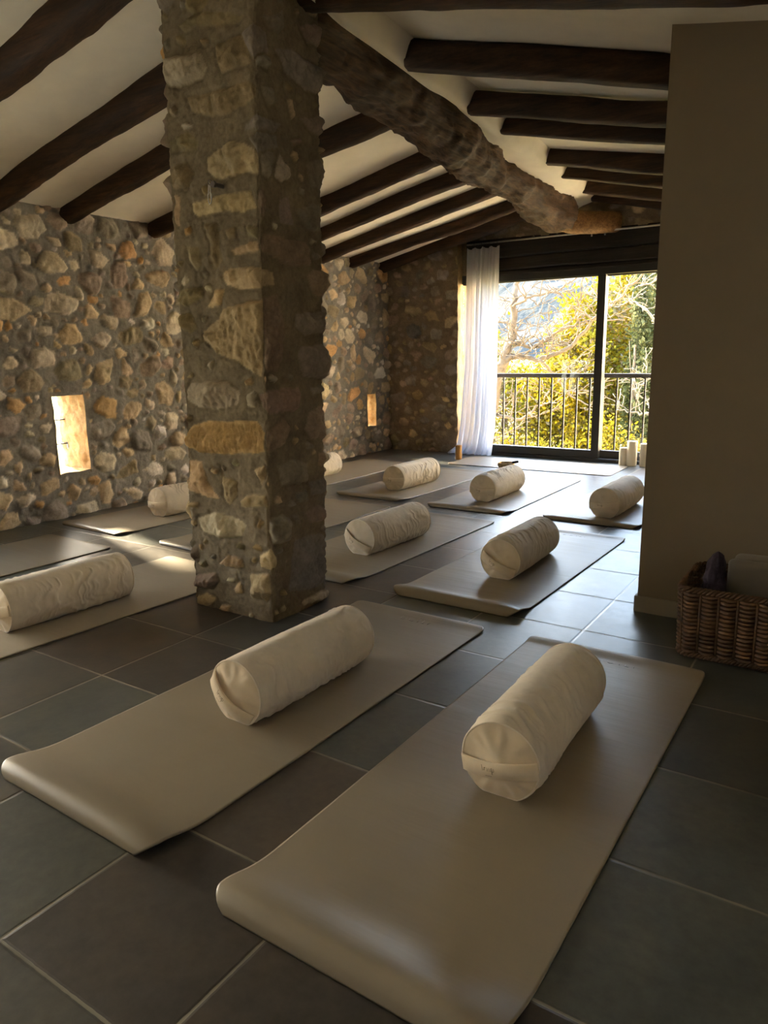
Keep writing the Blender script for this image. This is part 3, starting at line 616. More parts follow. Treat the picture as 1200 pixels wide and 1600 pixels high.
# ---- stone pillar
W_, D_ = .52, .41; PER = 2 * (W_ + D_)
pu = np.arange(0, PER, .0058); pz = np.arange(0, 2.78, .0070)
left = scatter_stones(.95, PER - .02, .02, 2.7, 31, [(.06, .09, 80), (.035, .06, 500), (.02, .035, 1200)], 1.6)
fill = scatter_stones(.02, .92, .01, 2.5, 37, [(.014, .024, 500)], 1.6, pal='ttlgo')
def clear(p):
    c = np.mean(p[1], 0)
    return all(poly_sdf(np.array([c[0]]), np.array([c[1]]), q)[0] < -.028 for _, q in PILLAR_STONES)
top = scatter_stones(.03, .92, 2.45, 2.75, 39, [(.05, .07, 40), (.03, .05, 60)], 1.5, pal='ogb')
st = PILLAR_STONES + [p for p in fill if clear(p)] + left + [p for p in top if clear(p)]
H, C = stone_skin(pu, pz, st, 3, (.190, .155, .105), 2.1, 1.2)
def peri(u):
    u = np.mod(u, PER)
    x = np.where(u < W_, -2.56 + u, np.where(u < W_ + D_, -2.04, np.where(u < 2 * W_ + D_, -2.04 - (u - W_ - D_), -2.56)))
    y = np.where(u < W_, 2.2, np.where(u < W_ + D_, 2.2 + (u - W_), np.where(u < 2 * W_ + D_, 2.2 + D_, 2.2 + D_ - (u - 2 * W_ - D_))))
    return x, y
K = np.linspace(-.035, .035, 9); bx = np.mean([peri(pu + k)[0] for k in K], 0); by = np.mean([peri(pu + k)[1] for k in K], 0)
tx = np.roll(bx, -3) - np.roll(bx, 3); ty = np.roll(by, -3) - np.roll(by, 3); ln = np.hypot(tx, ty); nx_, ny_ = ty / ln, -tx / ln
A, B = np.meshgrid(pu, pz, indexing='ij')
big = .010 * fbm(bx[:, None] * 2.2, by[:, None] * 2.2 + 0 * B, B * 2.2, 2)
off = H - .012 + big
Xp = bx[:, None] + nx_[:, None] * off + .022 * B; Yp = by[:, None] + ny_[:, None] * off
VV = np.stack([Xp, Yp, B], -1).reshape(-1, 3)
tag(obj('stone_pillar', VV, grid_faces(len(pu), len(pz), wrap=True), M['stone'], col=C.reshape(-1, 3)), kind='structure', label='square rubble stone pillar in the middle of the room')

# ------------------------------------------------------------------ roof timbers
def log_mesh(name, path, mat, seed, n=20, step=.03, square=.25, rough=.06, parent=None, knots=.0):
    P = np.array([p[:3] for p in path], float); R = np.array([p[3] for p in path], float)
    d = np.concatenate([[0], np.cumsum(np.linalg.norm(np.diff(P, axis=0), axis=1))]); m = max(4, int(d[-1] / step)); s = np.linspace(0, d[-1], m)
    Q = np.stack([np.interp(s, d, P[:, k]) for k in range(3)], 1); r = np.interp(s, d, R)
    for _ in range(max(2, int(.12 / step))): Q[1:-1] = (Q[:-2] + 2 * Q[1:-1] + Q[2:]) / 4; r[1:-1] = (r[:-2] + 2 * r[1:-1] + r[2:]) / 4
    T = np.gradient(Q, axis=0); T /= np.linalg.norm(T, axis=1)[:, None]
    up = np.array([0, 0, 1.]); Aa = np.cross(T, up); Aa /= np.linalg.norm(Aa, axis=1)[:, None]; Bb = np.cross(Aa, T)
    th = np.arange(n) * 2 * PI / n; c, sn = np.cos(th), np.sin(th); p = 2 + 3 * square
    sq = (np.abs(c) ** p + np.abs(sn) ** p) ** (-1 / p)
    S, TH = np.meshgrid(s, th, indexing='ij'); sd = seed * 3.77
    nz = 1 + rough * 1.6 * fbm(S * 2.2, np.cos(TH) * .9 + sd, np.sin(TH) * .9 + sd, 2) + rough * .7 * fbm(S * 9, np.cos(TH) * 2.2 + sd, np.sin(TH) * 2.2, 2)
    if knots: nz = nz + knots * np.maximum(fbm(S * 4.2, np.cos(TH) * 1.5 + sd, np.sin(TH) * 1.5, 3), -.25) + knots * .35 * np.abs(fbm(S * 13, np.cos(TH) * 4 + sd, np.sin(TH) * 4, 2))
    rr = r[:, None] * sq[None] * nz
    wob = .25 * r[:, None] * np.stack([vnoise(s * 1.3, sd), vnoise(s * 1.3, sd + 9)], 1)
    X = Q[:, None, :] + (rr * c[None])[..., None] * Aa[:, None, :] + (rr * sn[None])[..., None] * Bb[:, None, :] + (wob[:, :1] * Aa + wob[:, 1:] * Bb)[:, None, :] * (1 if not knots else .3)
    V = X.reshape(-1, 3); f = [tuple(q) for q in (np.array(grid_faces(m, n)).tolist())]
    f = []
    for i in range(m - 1):
        for k in range(n):
            l = (k + 1) % n; f.append((i * n + k, i * n + l, (i + 1) * n + l, (i + 1) * n + k))
    V = np.vstack([V, X[0].mean(0), X[-1].mean(0)]); a, b = m * n, m * n + 1
    for k in range(n):
        l = (k + 1) % n; f.append((l, k, a)); f.append(((m - 1) * n + k, (m - 1) * n + l, b))
    return obj(name, V, f, mat, parent)

bp = [(beam_pt(y)[0], y, beam_pt(y)[1], beam_pt(y)[2]) for y in (2.25, 2.7, 3.07, 3.54, 4.0, 4.45, 4.9, 5.4, 5.9, 6.32)]
bp += [(-2.64, 6.62, 2.44, .165), (-2.60, 6.88, 2.40, .165), (-2.52, 7.02, 2.36, .12)]
ridge = log_mesh('ridge_beam', bp, M['ridge'], 4, n=56, step=.025, square=.05, rough=.06, knots=.42)
tag(ridge, 'thick gnarled trunk beam running from the stone pillar to the door wall', 'beam')
stub = log_mesh('stub', [(-2.62, 6.93, 2.36, .10), (-2.50, 7.06, 2.315, .105), (-2.36, 7.22, 2.315, .10), (-2.20, 7.44, 2.335, .09)], M['amber_log'], 9, n=40, step=.02, square=.1, rough=.05, parent=ridge, knots=.12)
stub['label'] = 'pale brown sawn end of the trunk'

RL = [(2.10, .074, -2.25, 'nearest log rafter of the left slope, crossing the top left corner'),
      (2.76, .073, -2.25, 'second log rafter of the left slope, meeting the pillar below the corner one'),
      (3.31, .070, -2.30, 'third left log rafter, its low end on the stone wall left of the pillar'),
      (4.08, .070, -2.36, 'left log rafter passing behind the pillar, its low end tucked beside it'),
      (5.00, .076, -2.45, 'log rafter second to the right of the pillar, left of the trunk beam'),
      (5.60, .070, -2.52, 'log rafter in the middle of the bays between pillar and trunk beam'),
      (6.20, .070, -2.58, 'third from last log rafter of the left slope before the door wall'),
      (6.72, .058, -2.62, 'thin log rafter of the left slope, last but one before the door wall'),
      (7.33, .068, -2.70, 'last log rafter of the left slope, lying against the door wall above the curtain')]
for i, (y, r, x1, lab) in enumerate(RL):
    x0 = -4.95; dyy = .05 if i not in (7, 8) else (.22 if i == 7 else -.03)
    path = [(x, y + dyy * (x - x0) / 2.6, 2.055 + .22 * (x + 4.82) + r, r * (1 + .16 * (x + 4) / 1.5)) for x in np.linspace(x0, x1, 6)]
    tag(log_mesh('log_rafter', path, M['rafter'], 20 + i * 3, rough=.11, square=.3, step=.035), lab, 'rafter', 'log rafters of the left slope')
RR = [(2.47, 2.58, .066, 1.75, 'log rafter at the very top edge, above the trunk beam and right of the pillar'),
      (3.25, 3.50, .062, 1.75, 'thick log rafter of the right slope, topmost one with both edges in view'),
      (4.07, 4.20, .058, -.70, 'second full log rafter from the top of the right slope'),
      (4.63, 4.66, .046, -.70, 'thin dark log rafter of the right slope, third from the top'),
      (5.68, 5.62, .068, -.70, 'square looking log rafter in the middle of the right slope'),
      (6.18, 6.20, .046, -.70, 'thin log rafter of the right slope just below the square looking one'),
      (6.93, 7.03, .056, -.70, 'brown log rafter of the right slope, last but one before the door wall'),
      (7.30, 7.36, .044, -.70, 'lowest log rafter of the right slope, lying against the door wall')]
for i, (ya, yb, r, x1, lab) in enumerate(RR):
    x0 = xe(ya) - .03
    if i == 0: x0 = -2.2
    sl = (yb - ya) / .95
    path = [(x, min(ya + sl * (x - x0), yb + .4), 2.485 - .2 * (x + 2.1) + r * .95, r) for x in np.linspace(x0, x1, 6)]
    if i == 7: path = [(a, b, c - .02, d) for a, b, c, d in path]
    tag(log_mesh('log_rafter', path, M['rafter'], 80 + i * 3, rough=.09, square=.55, step=.035), lab, 'rafter', 'log rafters of the right slope')
# ------------------------------------------------------------------ lintel, sliding door, balcony rail
w = tag(empty('lintel', (-2.4, 7.44, 1.98)), kind='structure', label='wide dark wooden lintel above the sliding door')
def board(z0, z1, y, sd, x0=-3.80, x1=-.72):
    xs = np.linspace(x0, x1, 70); v = []
    for x in xs:
        a = z0 + .008 * float(fbm(x * 2.5, sd, 0, 3)); b = z1 + .006 * float(fbm(x * 2.1, sd + 3, 0, 2)); yy = y + .006 * float(fbm(x * 2, sd + 7, 0, 2))
        v += [(x + 2.4, yy - 7.44, a - 1.98), (x + 2.4, yy - 7.44 - .006, a + .012 - 1.98), (x + 2.4, yy - 7.44 - .006, b - .012 - 1.98), (x + 2.4, yy - 7.44, b - 1.98), (x + 2.4, .42, b - 1.98), (x + 2.4, .42, a - 1.98)]
    f = []
    for i in range(len(xs) - 1):
        for k in range(6): f.append((i * 6 + k, i * 6 + (k + 1) % 6, i * 6 + 6 + (k + 1) % 6, i * 6 + 6 + k))
    f += [tuple(range(5, -1, -1)), tuple((len(xs) - 1) * 6 + k for k in range(6))]
    return v, f
for z0, z1, y, sd in ((2.118, 2.30, 7.425, 2), (1.985, 2.105, 7.43, 5), (1.93, 1.985, 7.47, 8)):
    v, f = board(z0, z1, y, sd); obj('lintel_board', v, f, M['lintel'], w, smooth=False)

d = tag(empty('door_1', (-2.33, 7.52, 0)), kind='structure', label='dark framed sliding glass door onto a balcony')
def bx(name, mat, parent, boxes, bev=.004, off=(-2.33, 7.52, 0)):
    m = MB()
    for a in boxes: m.box(a[0] - off[0], a[1] - off[0], a[2] - off[1], a[3] - off[1], a[4] - off[2], a[5] - off[2], bev)
    return m.build(name, mat, parent)
bx('door_frame', M['frame'], d, [(-1.12, -1.04, 7.46, 7.64, 0, 1.95), (-3.88, -1.04, 7.47, 7.64, 1.872, 1.96), (-3.88, -1.04, 7.47, 7.66, 0, .035)])
s1 = bx('sliding_sash', M['frame'], d, [(-3.72, -3.65, 7.49, 7.54, .035, 1.872), (-2.372, -2.292, 7.485, 7.545, .035, 1.872), (-3.88, -2.37, 7.49, 7.54, .035, .118), (-3.88, -2.37, 7.49, 7.54, 1.862, 1.88)])
bx('glass_pane', M['glass'], s1, [(-3.88, -2.36, 7.513, 7.518, .11, 1.87)], 0)
s2 = bx('sliding_sash', M['frame'], d, [(-2.33, -2.30, 7.56, 7.61, .035, 1.872), (-1.19, -1.12, 7.56, 7.61, .035, 1.872), (-2.30, -1.19, 7.56, 7.61, .035, .115), (-2.30, -1.19, 7.56, 7.61, 1.862, 1.88)])
bx('glass_pane', M['glass'], s2, [(-2.31, -1.18, 7.583, 7.588, .11, 1.87)], 0)

m = MB(); m.box(-4.6, .4, 7.66, 8.06, -.14, -.005, .01); tag(m.build('balcony_floor', M['slab']), kind='structure', label='pale stone balcony ledge outside the door')
r = tag(empty('balcony_railing', (-2.5, 7.9, 0)), 'dark iron balcony railing with thin upright bars outside the glass door', 'railing')
m = MB(); m.box(-1.55, 1.9, -.022, .022, .850, .895, .006); m.build('top_rail', M['rail'], r)
m = MB(); m.box(-1.55, 1.9, -.012, .012, .045, .070, .003); m.build('bottom_rail', M['rail'], r)
for k in range(23):
    x = -3.984 + .1447 * k + 2.5; m = MB(); m.box(x - .0085, x + .0085, -.0085, .0085, -.006, .853, .002); m.build('baluster', M['rail'], r)

# ------------------------------------------------------------------ curtain and its rod
r = tag(empty('curtain_rod', (-2.3, 7.365, 2.262)), 'slim grey metal curtain rod across the dark lintel', 'curtain rod')
m = MB(); m.tube([(-1.47, 0, 0), (1.0, 0, 0)], .0085, 10); m.build('rod', M['chrome'], r, True)
for x in (-1.44, .10, .97):
    m = MB(); m.box(x - .008, x + .008, 0, .075, -.006, .006, .002); m.build('bracket', M['frame'], r)
for x in (-.115, .015):
    m = MB(); m.tube([(x, 0, -.006), (x, 0, -.030)], .004, 8); m.tube([(x, 0, -.028), (x, 0, -.040)], [.010, .007], 8); m.build('glider', M['chrome'], r, True)
c = tag(empty('sheer_curtain', (-3.6, 7.375, 0)), 'sheer white curtain gathered at the left side of the sliding door', 'curtain')
nu, nv_ = 190, 90; s = np.linspace(0, 1, nu); t = np.linspace(0, 1, nv_); A, B = np.meshgrid(s, t, indexing='ij')
lx = np.interp(t, [0, .2, .55, .85, .97, 1], [-3.775, -3.785, -3.80, -3.855, -3.90, -3.955]); rx = np.interp(t, [0, .2, .6, .85, 1], [-3.395, -3.40, -3.405, -3.42, -3.465])
sw = A + .020 * np.sin(A * 2 * PI * 3 + B * 2.5) * B
X = lx[None] + (rx - lx)[None] * sw
ph = A * 2 * PI * 8 + 1.1 * np.sin(A * 9) + .8 * B * np.sin(A * 14 + 2)
Y = 7.378 + (.014 + .014 * B) * np.sin(ph) + .004 * np.sin(ph * 2.3 + B * 5) + .004 * fbm(A * 12, B * 5, 4, 2)
Z = 2.232 - .018 * np.abs(np.sin(A * PI * 4)) * (1 - B) ** 6 - B * 2.222
Y = Y - .045 * sstep(.93, 1, B) * (1 - A) ** 2; X = X - .05 * sstep(.95, 1, B) * (1 - A) ** 3
Z = np.maximum(Z, .006 + .004 * np.sin(ph))
obj('curtain_panel', np.stack([X + 3.6, Y - 7.375, Z], -1).reshape(-1, 3), grid_faces(nu, nv_), M['curtain'], c)
for k in range(5):
    x = -3.765 + .0895 * k; m = MB(); m.tube([(x + 3.6, -.010 + .020 * math.cos(a), 2.255 + .022 * math.sin(a)) for a in np.linspace(0, 2 * PI, 17)[:-1]], .0016, 6, closed=True)
    m.build('curtain_ring', M['frame'], c, True)

# ------------------------------------------------------------------ yoga mats
def mat_mesh(W, Ln, lip, lip2, seed, th=.0055):
    t = np.unique(np.concatenate([np.linspace(0, .04, 14), np.linspace(.04, .3, 26), np.linspace(.3, Ln - .08, 50), np.linspace(Ln - .08, Ln, 22)]))
    q = np.concatenate([np.linspace(-1, -.9, 7), np.linspace(-.9, .9, 22)[1:-1], np.linspace(.9, 1, 7)])
    rr = .034
    def prof(t):
        a = np.where(t < rr, lip * np.sqrt(np.clip(1 - (1 - t / rr) ** 2, 0, 1)), lip * np.exp(-((t - rr) / .085) ** 2))
        u = Ln - t; r2 = .02
        b = np.where(u < r2, lip2 * np.sqrt(np.clip(1 - (1 - u / r2) ** 2, 0, 1)), lip2 * np.exp(-((u - r2) / .045) ** 2))
        return a + b + .0004
    def halfw(t):
        rc = .045; e = np.minimum(t, Ln - t); return W / 2 - np.where(e < rc, rc - np.sqrt(np.clip(rc ** 2 - (rc - e) ** 2, 0, None)), 0)
    T, Q = np.meshgrid(t, q, indexing='ij'); X = Q * halfw(T); z = prof(T) * (1 - .25 * np.abs(Q) ** 6) + .0010 * (1 + fbm(X * 3, T * 7, seed, 2)) * sstep(0, .1, T)
    top = np.stack([X, T, z + th], -1).reshape(-1, 3); bot = np.stack([X, T, z], -1).reshape(-1, 3)
    nt_, nq = len(t), len(q); n = nt_ * nq; idx = np.arange(n).reshape(nt_, nq)
    loop = np.concatenate([idx[:, 0], idx[-1, 1:], idx[-2::-1, -1], idx[0, -2:0:-1]])
    F = np.vstack([grid_faces(nt_, nq)[:, ::-1], grid_faces(nt_, nq, n), np.stack([loop, np.roll(loop, -1), np.roll(loop, -1) + n, loop + n], -1)])
    return np.vstack([bot, top]), F
def mark_mesh():
    m = MB()
    def st(p): m.tube([(a, b, 0) for a, b in p], .0011, 6)
    arc = lambda cx, cy, rx, ry, a0, a1: [(cx + rx * math.cos(a), cy + ry * math.sin(a)) for a in np.linspace(a0, a1, 14)]
    st(arc(0, .018, .013, .018, 0, 2 * PI)); st(arc(.045, .018, .014, .018, .6, 2 * PI - .6)); st([(.078, 0), (.078, .036)]); st([(.098, .036), (.098, 0), (.112, 0)]); st([(.130, 0), (.130, .036), (.146, .034)])
    return m
MATS = [(-.722, .885, 1.755, -.4, .040, 'a', 'taupe yoga mat nearest the viewer, its right edge leading up to the wicker basket', True),
        (-1.605, .915, 1.72, -1.3, .034, 'b', 'taupe yoga mat at lower left in front of the stone pillar', True),
        (-3.055, 1.01, 1.69, -3.0, .02, 'c', 'taupe yoga mat left of the pillar under the bolster cut by the picture edge', False),
        (-4.335, 2.88, 1.66, -2.0, .016, 'c', 'taupe yoga mat along the left stone wall below the bigger slit window', False),
        (-4.115, .99, 1.68, -.5, .012, 'd', 'empty looking taupe yoga mat at the left picture edge beside the stone wall', False),
        (-3.285, 2.865, 1.66, -1.0, .014, 'c', 'bolsterless taupe yoga mat mostly hidden behind the pillar', False),
        (-2.415, 2.82, 1.64, -1.7, .026, 'b', 'taupe yoga mat starting right behind the foot of the pillar', False),
        (-1.507, 2.80, 1.62, -1.0, .036, 'a', 'taupe yoga mat in the centre, next to the skirting corner of the painted wall', True),
        (-3.315, 4.73, 1.63, -2.0, .016, 'b', 'back row yoga mat with the bolster in line with the curtain hem', False),
        (-4.275, 4.85, 1.67, -.3, .012, 'd', 'taupe yoga mat in the far corner beside the smaller slit window', False),
        (-2.40, 4.68, 1.65, 0, .022, 'b', 'taupe yoga mat in front of the small brass bowl', False),
        (-1.487, 4.70, 1.65, -.3, .022, 'b', 'taupe yoga mat furthest right, running behind the painted wall', False)]
mdata = {}
for k, (x, y, Ln, rot, lip, var, lab, mk) in enumerate(MATS):
    v, f = mat_mesh(.66, Ln, lip, {'a': .010, 'b': .006, 'c': .004, 'd': .003}[var], k * 3.1)
    o = obj('yoga_mat', v, f, M['mat'], loc=(x, y, 0)); o.rotation_euler = (0, 0, math.radians(rot))
    tag(o, lab, 'yoga mat', 'taupe yoga mats laid out for a class')
    if mk:
        e = mark_mesh().build('embossed_mark', M['mattext'], o, True); e.location = (-.03, Ln - .105, .0072); e['label'] = 'faint embossed lettering'
v, f = mat_mesh(.66, 1.70, .0015, .0015, 77)
o = obj('yoga_mat', v, f, M['mat'], loc=(-1.92, 6.985, 0)); o.rotation_euler = (0, 0, math.radians(90.4))
tag(o, 'taupe yoga mat laid crosswise along the sliding door', 'yoga mat', 'taupe yoga mats laid out for a class')

# ------------------------------------------------------------------ bolsters
R, LB = .110, .598; ZC = R * .875
def flat_(x, z):                                  # the weight flattens the underside a little
    zz = np.maximum(z, -ZC + .0015 * 0) ; k = np.clip((-z - ZC * .72) / (R * .28), 0, 1)
    return x * (1 + .035 * k), zz
def cover_mesh(seed):
    ny, nt_ = 150, 112; y = LB * (np.linspace(0, 1, ny)); th = np.arange(nt_) * 2 * PI / nt_
    Yg, TH = np.meshgrid(y, th, indexing='ij'); cx, cz = np.cos(TH), np.sin(TH); sd = seed * 5.3
    lump = .030 * fbm(Yg * 4, cx * 1.1 + sd, cz * 1.1, 2)
    sl = fbm(Yg * 5, cx * 1.5 + sd, cz * 1.5 + 3, 2)
    ph = (Yg * (46 if seed % 2 else 36) + 2.2 * cx + 3.4 * sl)
    wr = np.abs(vnoise(ph, cx * 1.3 + sd, cz * 1.3 + 8)); wr = (1 - np.clip(wr * 2.0, 0, 1)) ** 1.5
    amp = sstep(-.35, .35, fbm(Yg * 3.2, cx * 1.0 + sd + 30, cz * 1.0, 2) + .15) * sstep(0, .05, Yg) * sstep(0, .05, LB - Yg)
    fine = fbm(Yg * 45, cx * 4 + sd, cz * 4, 2)
    ed = np.minimum(Yg, LB - Yg)
    gath = .012 * np.exp(-ed / .035) * np.sin(TH * 17 + 4 * fbm(TH * 2, sd, 0, 2)) * (.5 + .5 * vnoise(TH * 1.5, sd + 2))
    r = R * (1 + lump + .056 * wr * amp + .006 * fine + gath - .055 * np.exp(-(ed / .012)) + .012 * np.sin(PI * Yg / LB))
    x, z = flat_(r * cx, r * cz)
    V = np.stack([x, Yg, z], -1).reshape(-1, 3); f = []
    I = np.arange(ny - 1)[:, None]; Kk = np.arange(nt_)[None]; l = (Kk + 1) % nt_
    Fq = np.stack([I * nt_ + Kk, (I + 1) * nt_ + Kk, (I + 1) * nt_ + l, I * nt_ + l], -1).reshape(-1, 4)
    return V, Fq
def end_mesh(seed, sgn):
    nr, nt_ = 20, 96; rho = np.linspace(0.02, 1, nr); th = np.arange(nt_) * 2 * PI / nt_; RR_, TH = np.meshgrid(rho, th, indexing='ij'); sd = seed * 2.9
    r = R * .955 * RR_; x, z = flat_(r * np.cos(TH), r * np.sin(TH))
    dome = .016 * (1 - RR_ ** 2) + .016 * np.cos(TH * 13 + 3 * fbm(TH, sd, 0, 2)) * RR_ ** 5 * (1 - RR_) * 4 * (.4 + .6 * vnoise(TH * 1.3, sd + 4)) + .012 * fbm(x * 13, z * 13, sd, 3) * (1 - RR_ ** 4)
    y = -sgn * dome * 1.0
    V = np.stack([x, y + sgn * .001, z], -1).reshape(-1, 3); V = np.vstack([V, [0, V[0][1], 0]]); f = []
    I = np.arange(nr - 1)[:, None]; Kk = np.arange(nt_)[None]; l = (Kk + 1) % nt_
    Fq = np.stack([I * nt_ + Kk, (I + 1) * nt_ + Kk, (I + 1) * nt_ + l, I * nt_ + l], -1).reshape(-1, 4).tolist()
    Fq += [(k, (k + 1) % nt_, nr * nt_) for k in range(nt_)]
    if sgn < 0: Fq = [tuple(q)[::-1] for q in Fq]
    return V, Fq
def piping():
    m = MB(); P = []
    for a in np.linspace(0, 2 * PI, 97)[:-1]:
        x, z = flat_(R * .962 * math.cos(a), R * .962 * math.sin(a)); P.append((float(x), 0, float(z)))
    m.tube(P, .0032, 8, closed=True); return m
def strap_mesh(off, slack, wdt=.047):
    n = 40; a = math.sqrt((R * (.965 if slack < .015 else .915)) ** 2 - off ** 2); v = []; th = .0036
    for i in range(n):
        s_ = -1 + 2 * i / (n - 1); y = -.004 - slack * (1 - s_ ** 2) ** .8 - .012 * (1 - s_ ** 2)
        o_ = off - .006 * (1 - s_ ** 2) * (slack / .02)
        for (dz, dy) in ((-wdt / 2, 0), (-wdt / 2 + .003, -th), (wdt / 2 - .003, -th), (wdt / 2, 0), (wdt / 2, th * .4), (-wdt / 2, th * .4)): v.append((s_ * a, y + dy, o_ + dz * (1 - .06 * (1 - abs(s_)))))
    f = []
    for i in range(n - 1):
        for k in range(6): f.append((i * 6 + k, i * 6 + 6 + k, i * 6 + 6 + (k + 1) % 6, i * 6 + (k + 1) % 6))
    f += [tuple(range(6)), tuple((n - 1) * 6 + k for k in range(5, -1, -1))]
    return v, f
def embroidery(off, slack):
    m = MB(); a = math.sqrt((R * (.965 if slack < .015 else .915)) ** 2 - off ** 2)
    def pt(x, z):
        s_ = x / a; return (x, -.004 - slack * (1 - s_ ** 2) ** .8 - .012 * (1 - s_ ** 2) - .0026, off - .006 * (1 - s_ ** 2) * (slack / .02) + z)
    def st(p): m.tube([pt(x * 1.35 - .040, z * 1.35 + .003) for x, z in p], .0015, 5)
    st([(0, .008), (.001, -.004)]); st([(.004, -.003), (.005, .003), (.008, .003)]); st([(.010, .003), (.011, -.004), (.014, .003), (.015, -.004)]); st([(.018, .003), (.018, -.004)]); st([(.021, -.009), (.021, .004), (.025, .003), (.025, -.003), (.021, -.004)])
    st([(.006, -.013), (.019, -.013)])
    return m
COV = [cover_mesh(s_) for s_ in (1, 2, 3, 4)]
BOL = [(-.695, 1.565, 1.5, 0, 9, 'cream canvas bolster on the nearest mat, closest to the wicker basket'),
       (-1.56, 1.49, -1.5, 1, -34, 'cream canvas bolster in front of the stone pillar, lying slightly left of the picture centre'),
       (-2.99, 1.53, -2.5, 2, 12, 'long cream canvas bolster left of the pillar, cut by the left picture edge'),
       (-4.23, 3.40, -1, 3, 4, 'cream canvas bolster by the left stone wall, half hidden behind the pillar'),
       (-2.36, 3.29, -2.5, 1, -26, 'cream canvas bolster just behind the right side of the pillar foot'),
       (-1.475, 3.275, 1.5, 0, -24, 'cream canvas bolster on the centre mat beside the painted wall corner'),
       (-3.28, 5.09, -1.5, 2, 2, 'cream canvas bolster in the back row in line with the curtain hem'),
       (-2.42, 5.02, .5, 3, 0, 'cream canvas bolster in the back row just in front of the brass bowl'),
       (-1.445, 4.92, -1, 1, 6, 'cream canvas bolster whose far end is hidden by the painted wall edge'),
       (-4.30, 4.99, -.5, 0, 0, 'cream canvas bolster in the far left corner, only its rounded end peeping past the pillar')]
OFF, SLK = -.010, .010
OFF2, SLK2 = -.020, .018
protos = []
b0 = empty('yoga_bolster'); e1, e2 = end_mesh(1, 1), end_mesh(2, -1)
parts = [obj('canvas_cover', *COV[0], M['canvas'], b0), obj('end_panel', *e1, M['canvas_end'], b0)]
p2 = obj('end_panel', *e2, M['canvas_end'], b0); p2.location = (0, LB, 0)
pi1 = piping().build('piping', M['canvas'], b0, True); pi2 = pi1.copy(); COL.objects.link(pi2); pi2.parent = b0; pi1.location = (0, .003, 0); pi2.location = (0, LB - .003, 0)
stp = obj('carry_strap', *strap_mesh(OFF, SLK), M['canvas_end'], b0); emb = embroidery(OFF, SLK).build('embroidered_mark', M['thread'], stp, True)
emb['label'] = 'small brown embroidered lettering on the strap'
st2 = obj('carry_strap', *strap_mesh(OFF2, SLK2), M['canvas_end']); em2 = embroidery(OFF2, SLK2).build('embroidered_mark', M['thread'], None, True); slack_data = (st2.data, em2.data)
bpy.data.objects.remove(st2); bpy.data.objects.remove(em2)
covers = [parts[0].data] + [None] * 3
for i in (1, 2, 3):
    me = bpy.data.meshes.new('canvas_cover'); me.from_pydata(COV[i][0].tolist(), [], COV[i][1].tolist()); me.polygons.foreach_set('use_smooth', [True] * len(me.polygons)); me.materials.append(M['canvas']); covers[i] = me
def copy_tree(o, parent=None):
    c_ = o.copy(); COL.objects.link(c_); c_.parent = parent
    for ch in list(o.children): copy_tree(ch, c_)
    return c_
for k, (x, y, rot, var, tilt, lab) in enumerate(BOL):
    o = b0 if k == 0 else copy_tree(b0)
    o.location = (x, y, ZC + .0088); o.rotation_euler = (0, 0, math.radians(rot))
    for ch in o.children:
        if ch.name.startswith('canvas_cover'): ch.data = covers[var]
        if ch.name.startswith('carry_strap') and abs(tilt) > 20:
            ch.data = slack_data[0]
            for e_ in ch.children: e_.data = slack_data[1]
        if ch.name.startswith('carry_strap'): ch.rotation_euler = (0, math.radians(-tilt), 0)
    tag(o, lab, 'bolster', 'cream canvas bolsters on the mats')

# ------------------------------------------------------------------ candles, bowl, wooden tube
for x, y, r_, h_, lab in ((-2.012, 7.40, .037, .178, 'shortest ivory pillar candle, left one of three by the glass door'), (-1.925, 7.40, .050, .248, 'tallest ivory pillar candle, middle one of three by the glass door'), (-1.80, 7.40, .045, .228, 'ivory pillar candle half hidden by the painted wall edge')):
    c_ = tag(empty('pillar_candle', (x, y, 0)), lab, 'candle', 'ivory pillar candles on the floor')
    m = MB(); m.lathe([(0, 0), (r_ * .97, 0), (r_, .004), (r_ * 1.01, h_ * .5), (r_, h_ - .006), (r_ * .93, h_), (r_ * .8, h_ - .004), (r_ * .4, h_ - .010), (0, h_ - .012)], 36); m.build('wax_body', M['wax'], c_, True)
    m = MB(); m.tube([(0, 0, h_ - .013), (.001, 0, h_ - .004), (.004, 0, h_ + .004)], .0013, 6); m.build('wick', M['wick'], c_, True)
b_ = tag(empty('singing_bowl', (-2.868, 6.47, .022)), 'small dark brass singing bowl on the floor behind a bolster', 'bowl')
m = MB(); m.lathe([(0, .002), (.04, 0), (.066, .012), (.082, .036), (.084, .055), (.080, .068), (.076, .068), (.078, .054), (.075, .038), (.06, .017), (.03, .008), (0, .007)], 40); m.build('bowl_body', M['brass'], b_, True)
c_ = tag(empty('ring_cushion', (-2.868, 6.47, 0)), 'dark ring cushion under the brass singing bowl', 'cushion')
m = MB(); m.tube([(.045 * math.cos(a), .045 * math.sin(a), .014) for a in np.linspace(0, 2 * PI, 33)[:-1]], .014, 10, closed=True); m.build('cushion_ring', M['dark'], c_, True)
ml = tag(empty('bowl_mallet', (-2.83, 6.455, .088)), 'short dark mallet resting across the rim of the brass bowl', 'mallet'); ml.rotation_euler = (0, math.radians(-12), math.radians(12))
m = MB(); m.tube([(-.055, 0, 0), (.03, 0, 0)], .007, 10); m.build('mallet_handle', M['amber'], ml, True)
m = MB(); m.tube([(.03, 0, 0), (.034, 0, 0), (.085, 0, 0), (.09, 0, 0)], [.009, .0125, .0125, .009], 12); m.build('mallet_head', M['dark'], ml, True)
t_ = tag(empty('wooden_tube', (-3.665, 7.0, 0)), 'upright amber brown wooden tube standing beside the curtain hem', 'tube')
m = MB(); m.lathe([(0, 0), (.034, 0), (.035, .003), (.035, .128), (.034, .131), (0, .131)], 28); m.build('tube_body', M['amber'], t_, True)
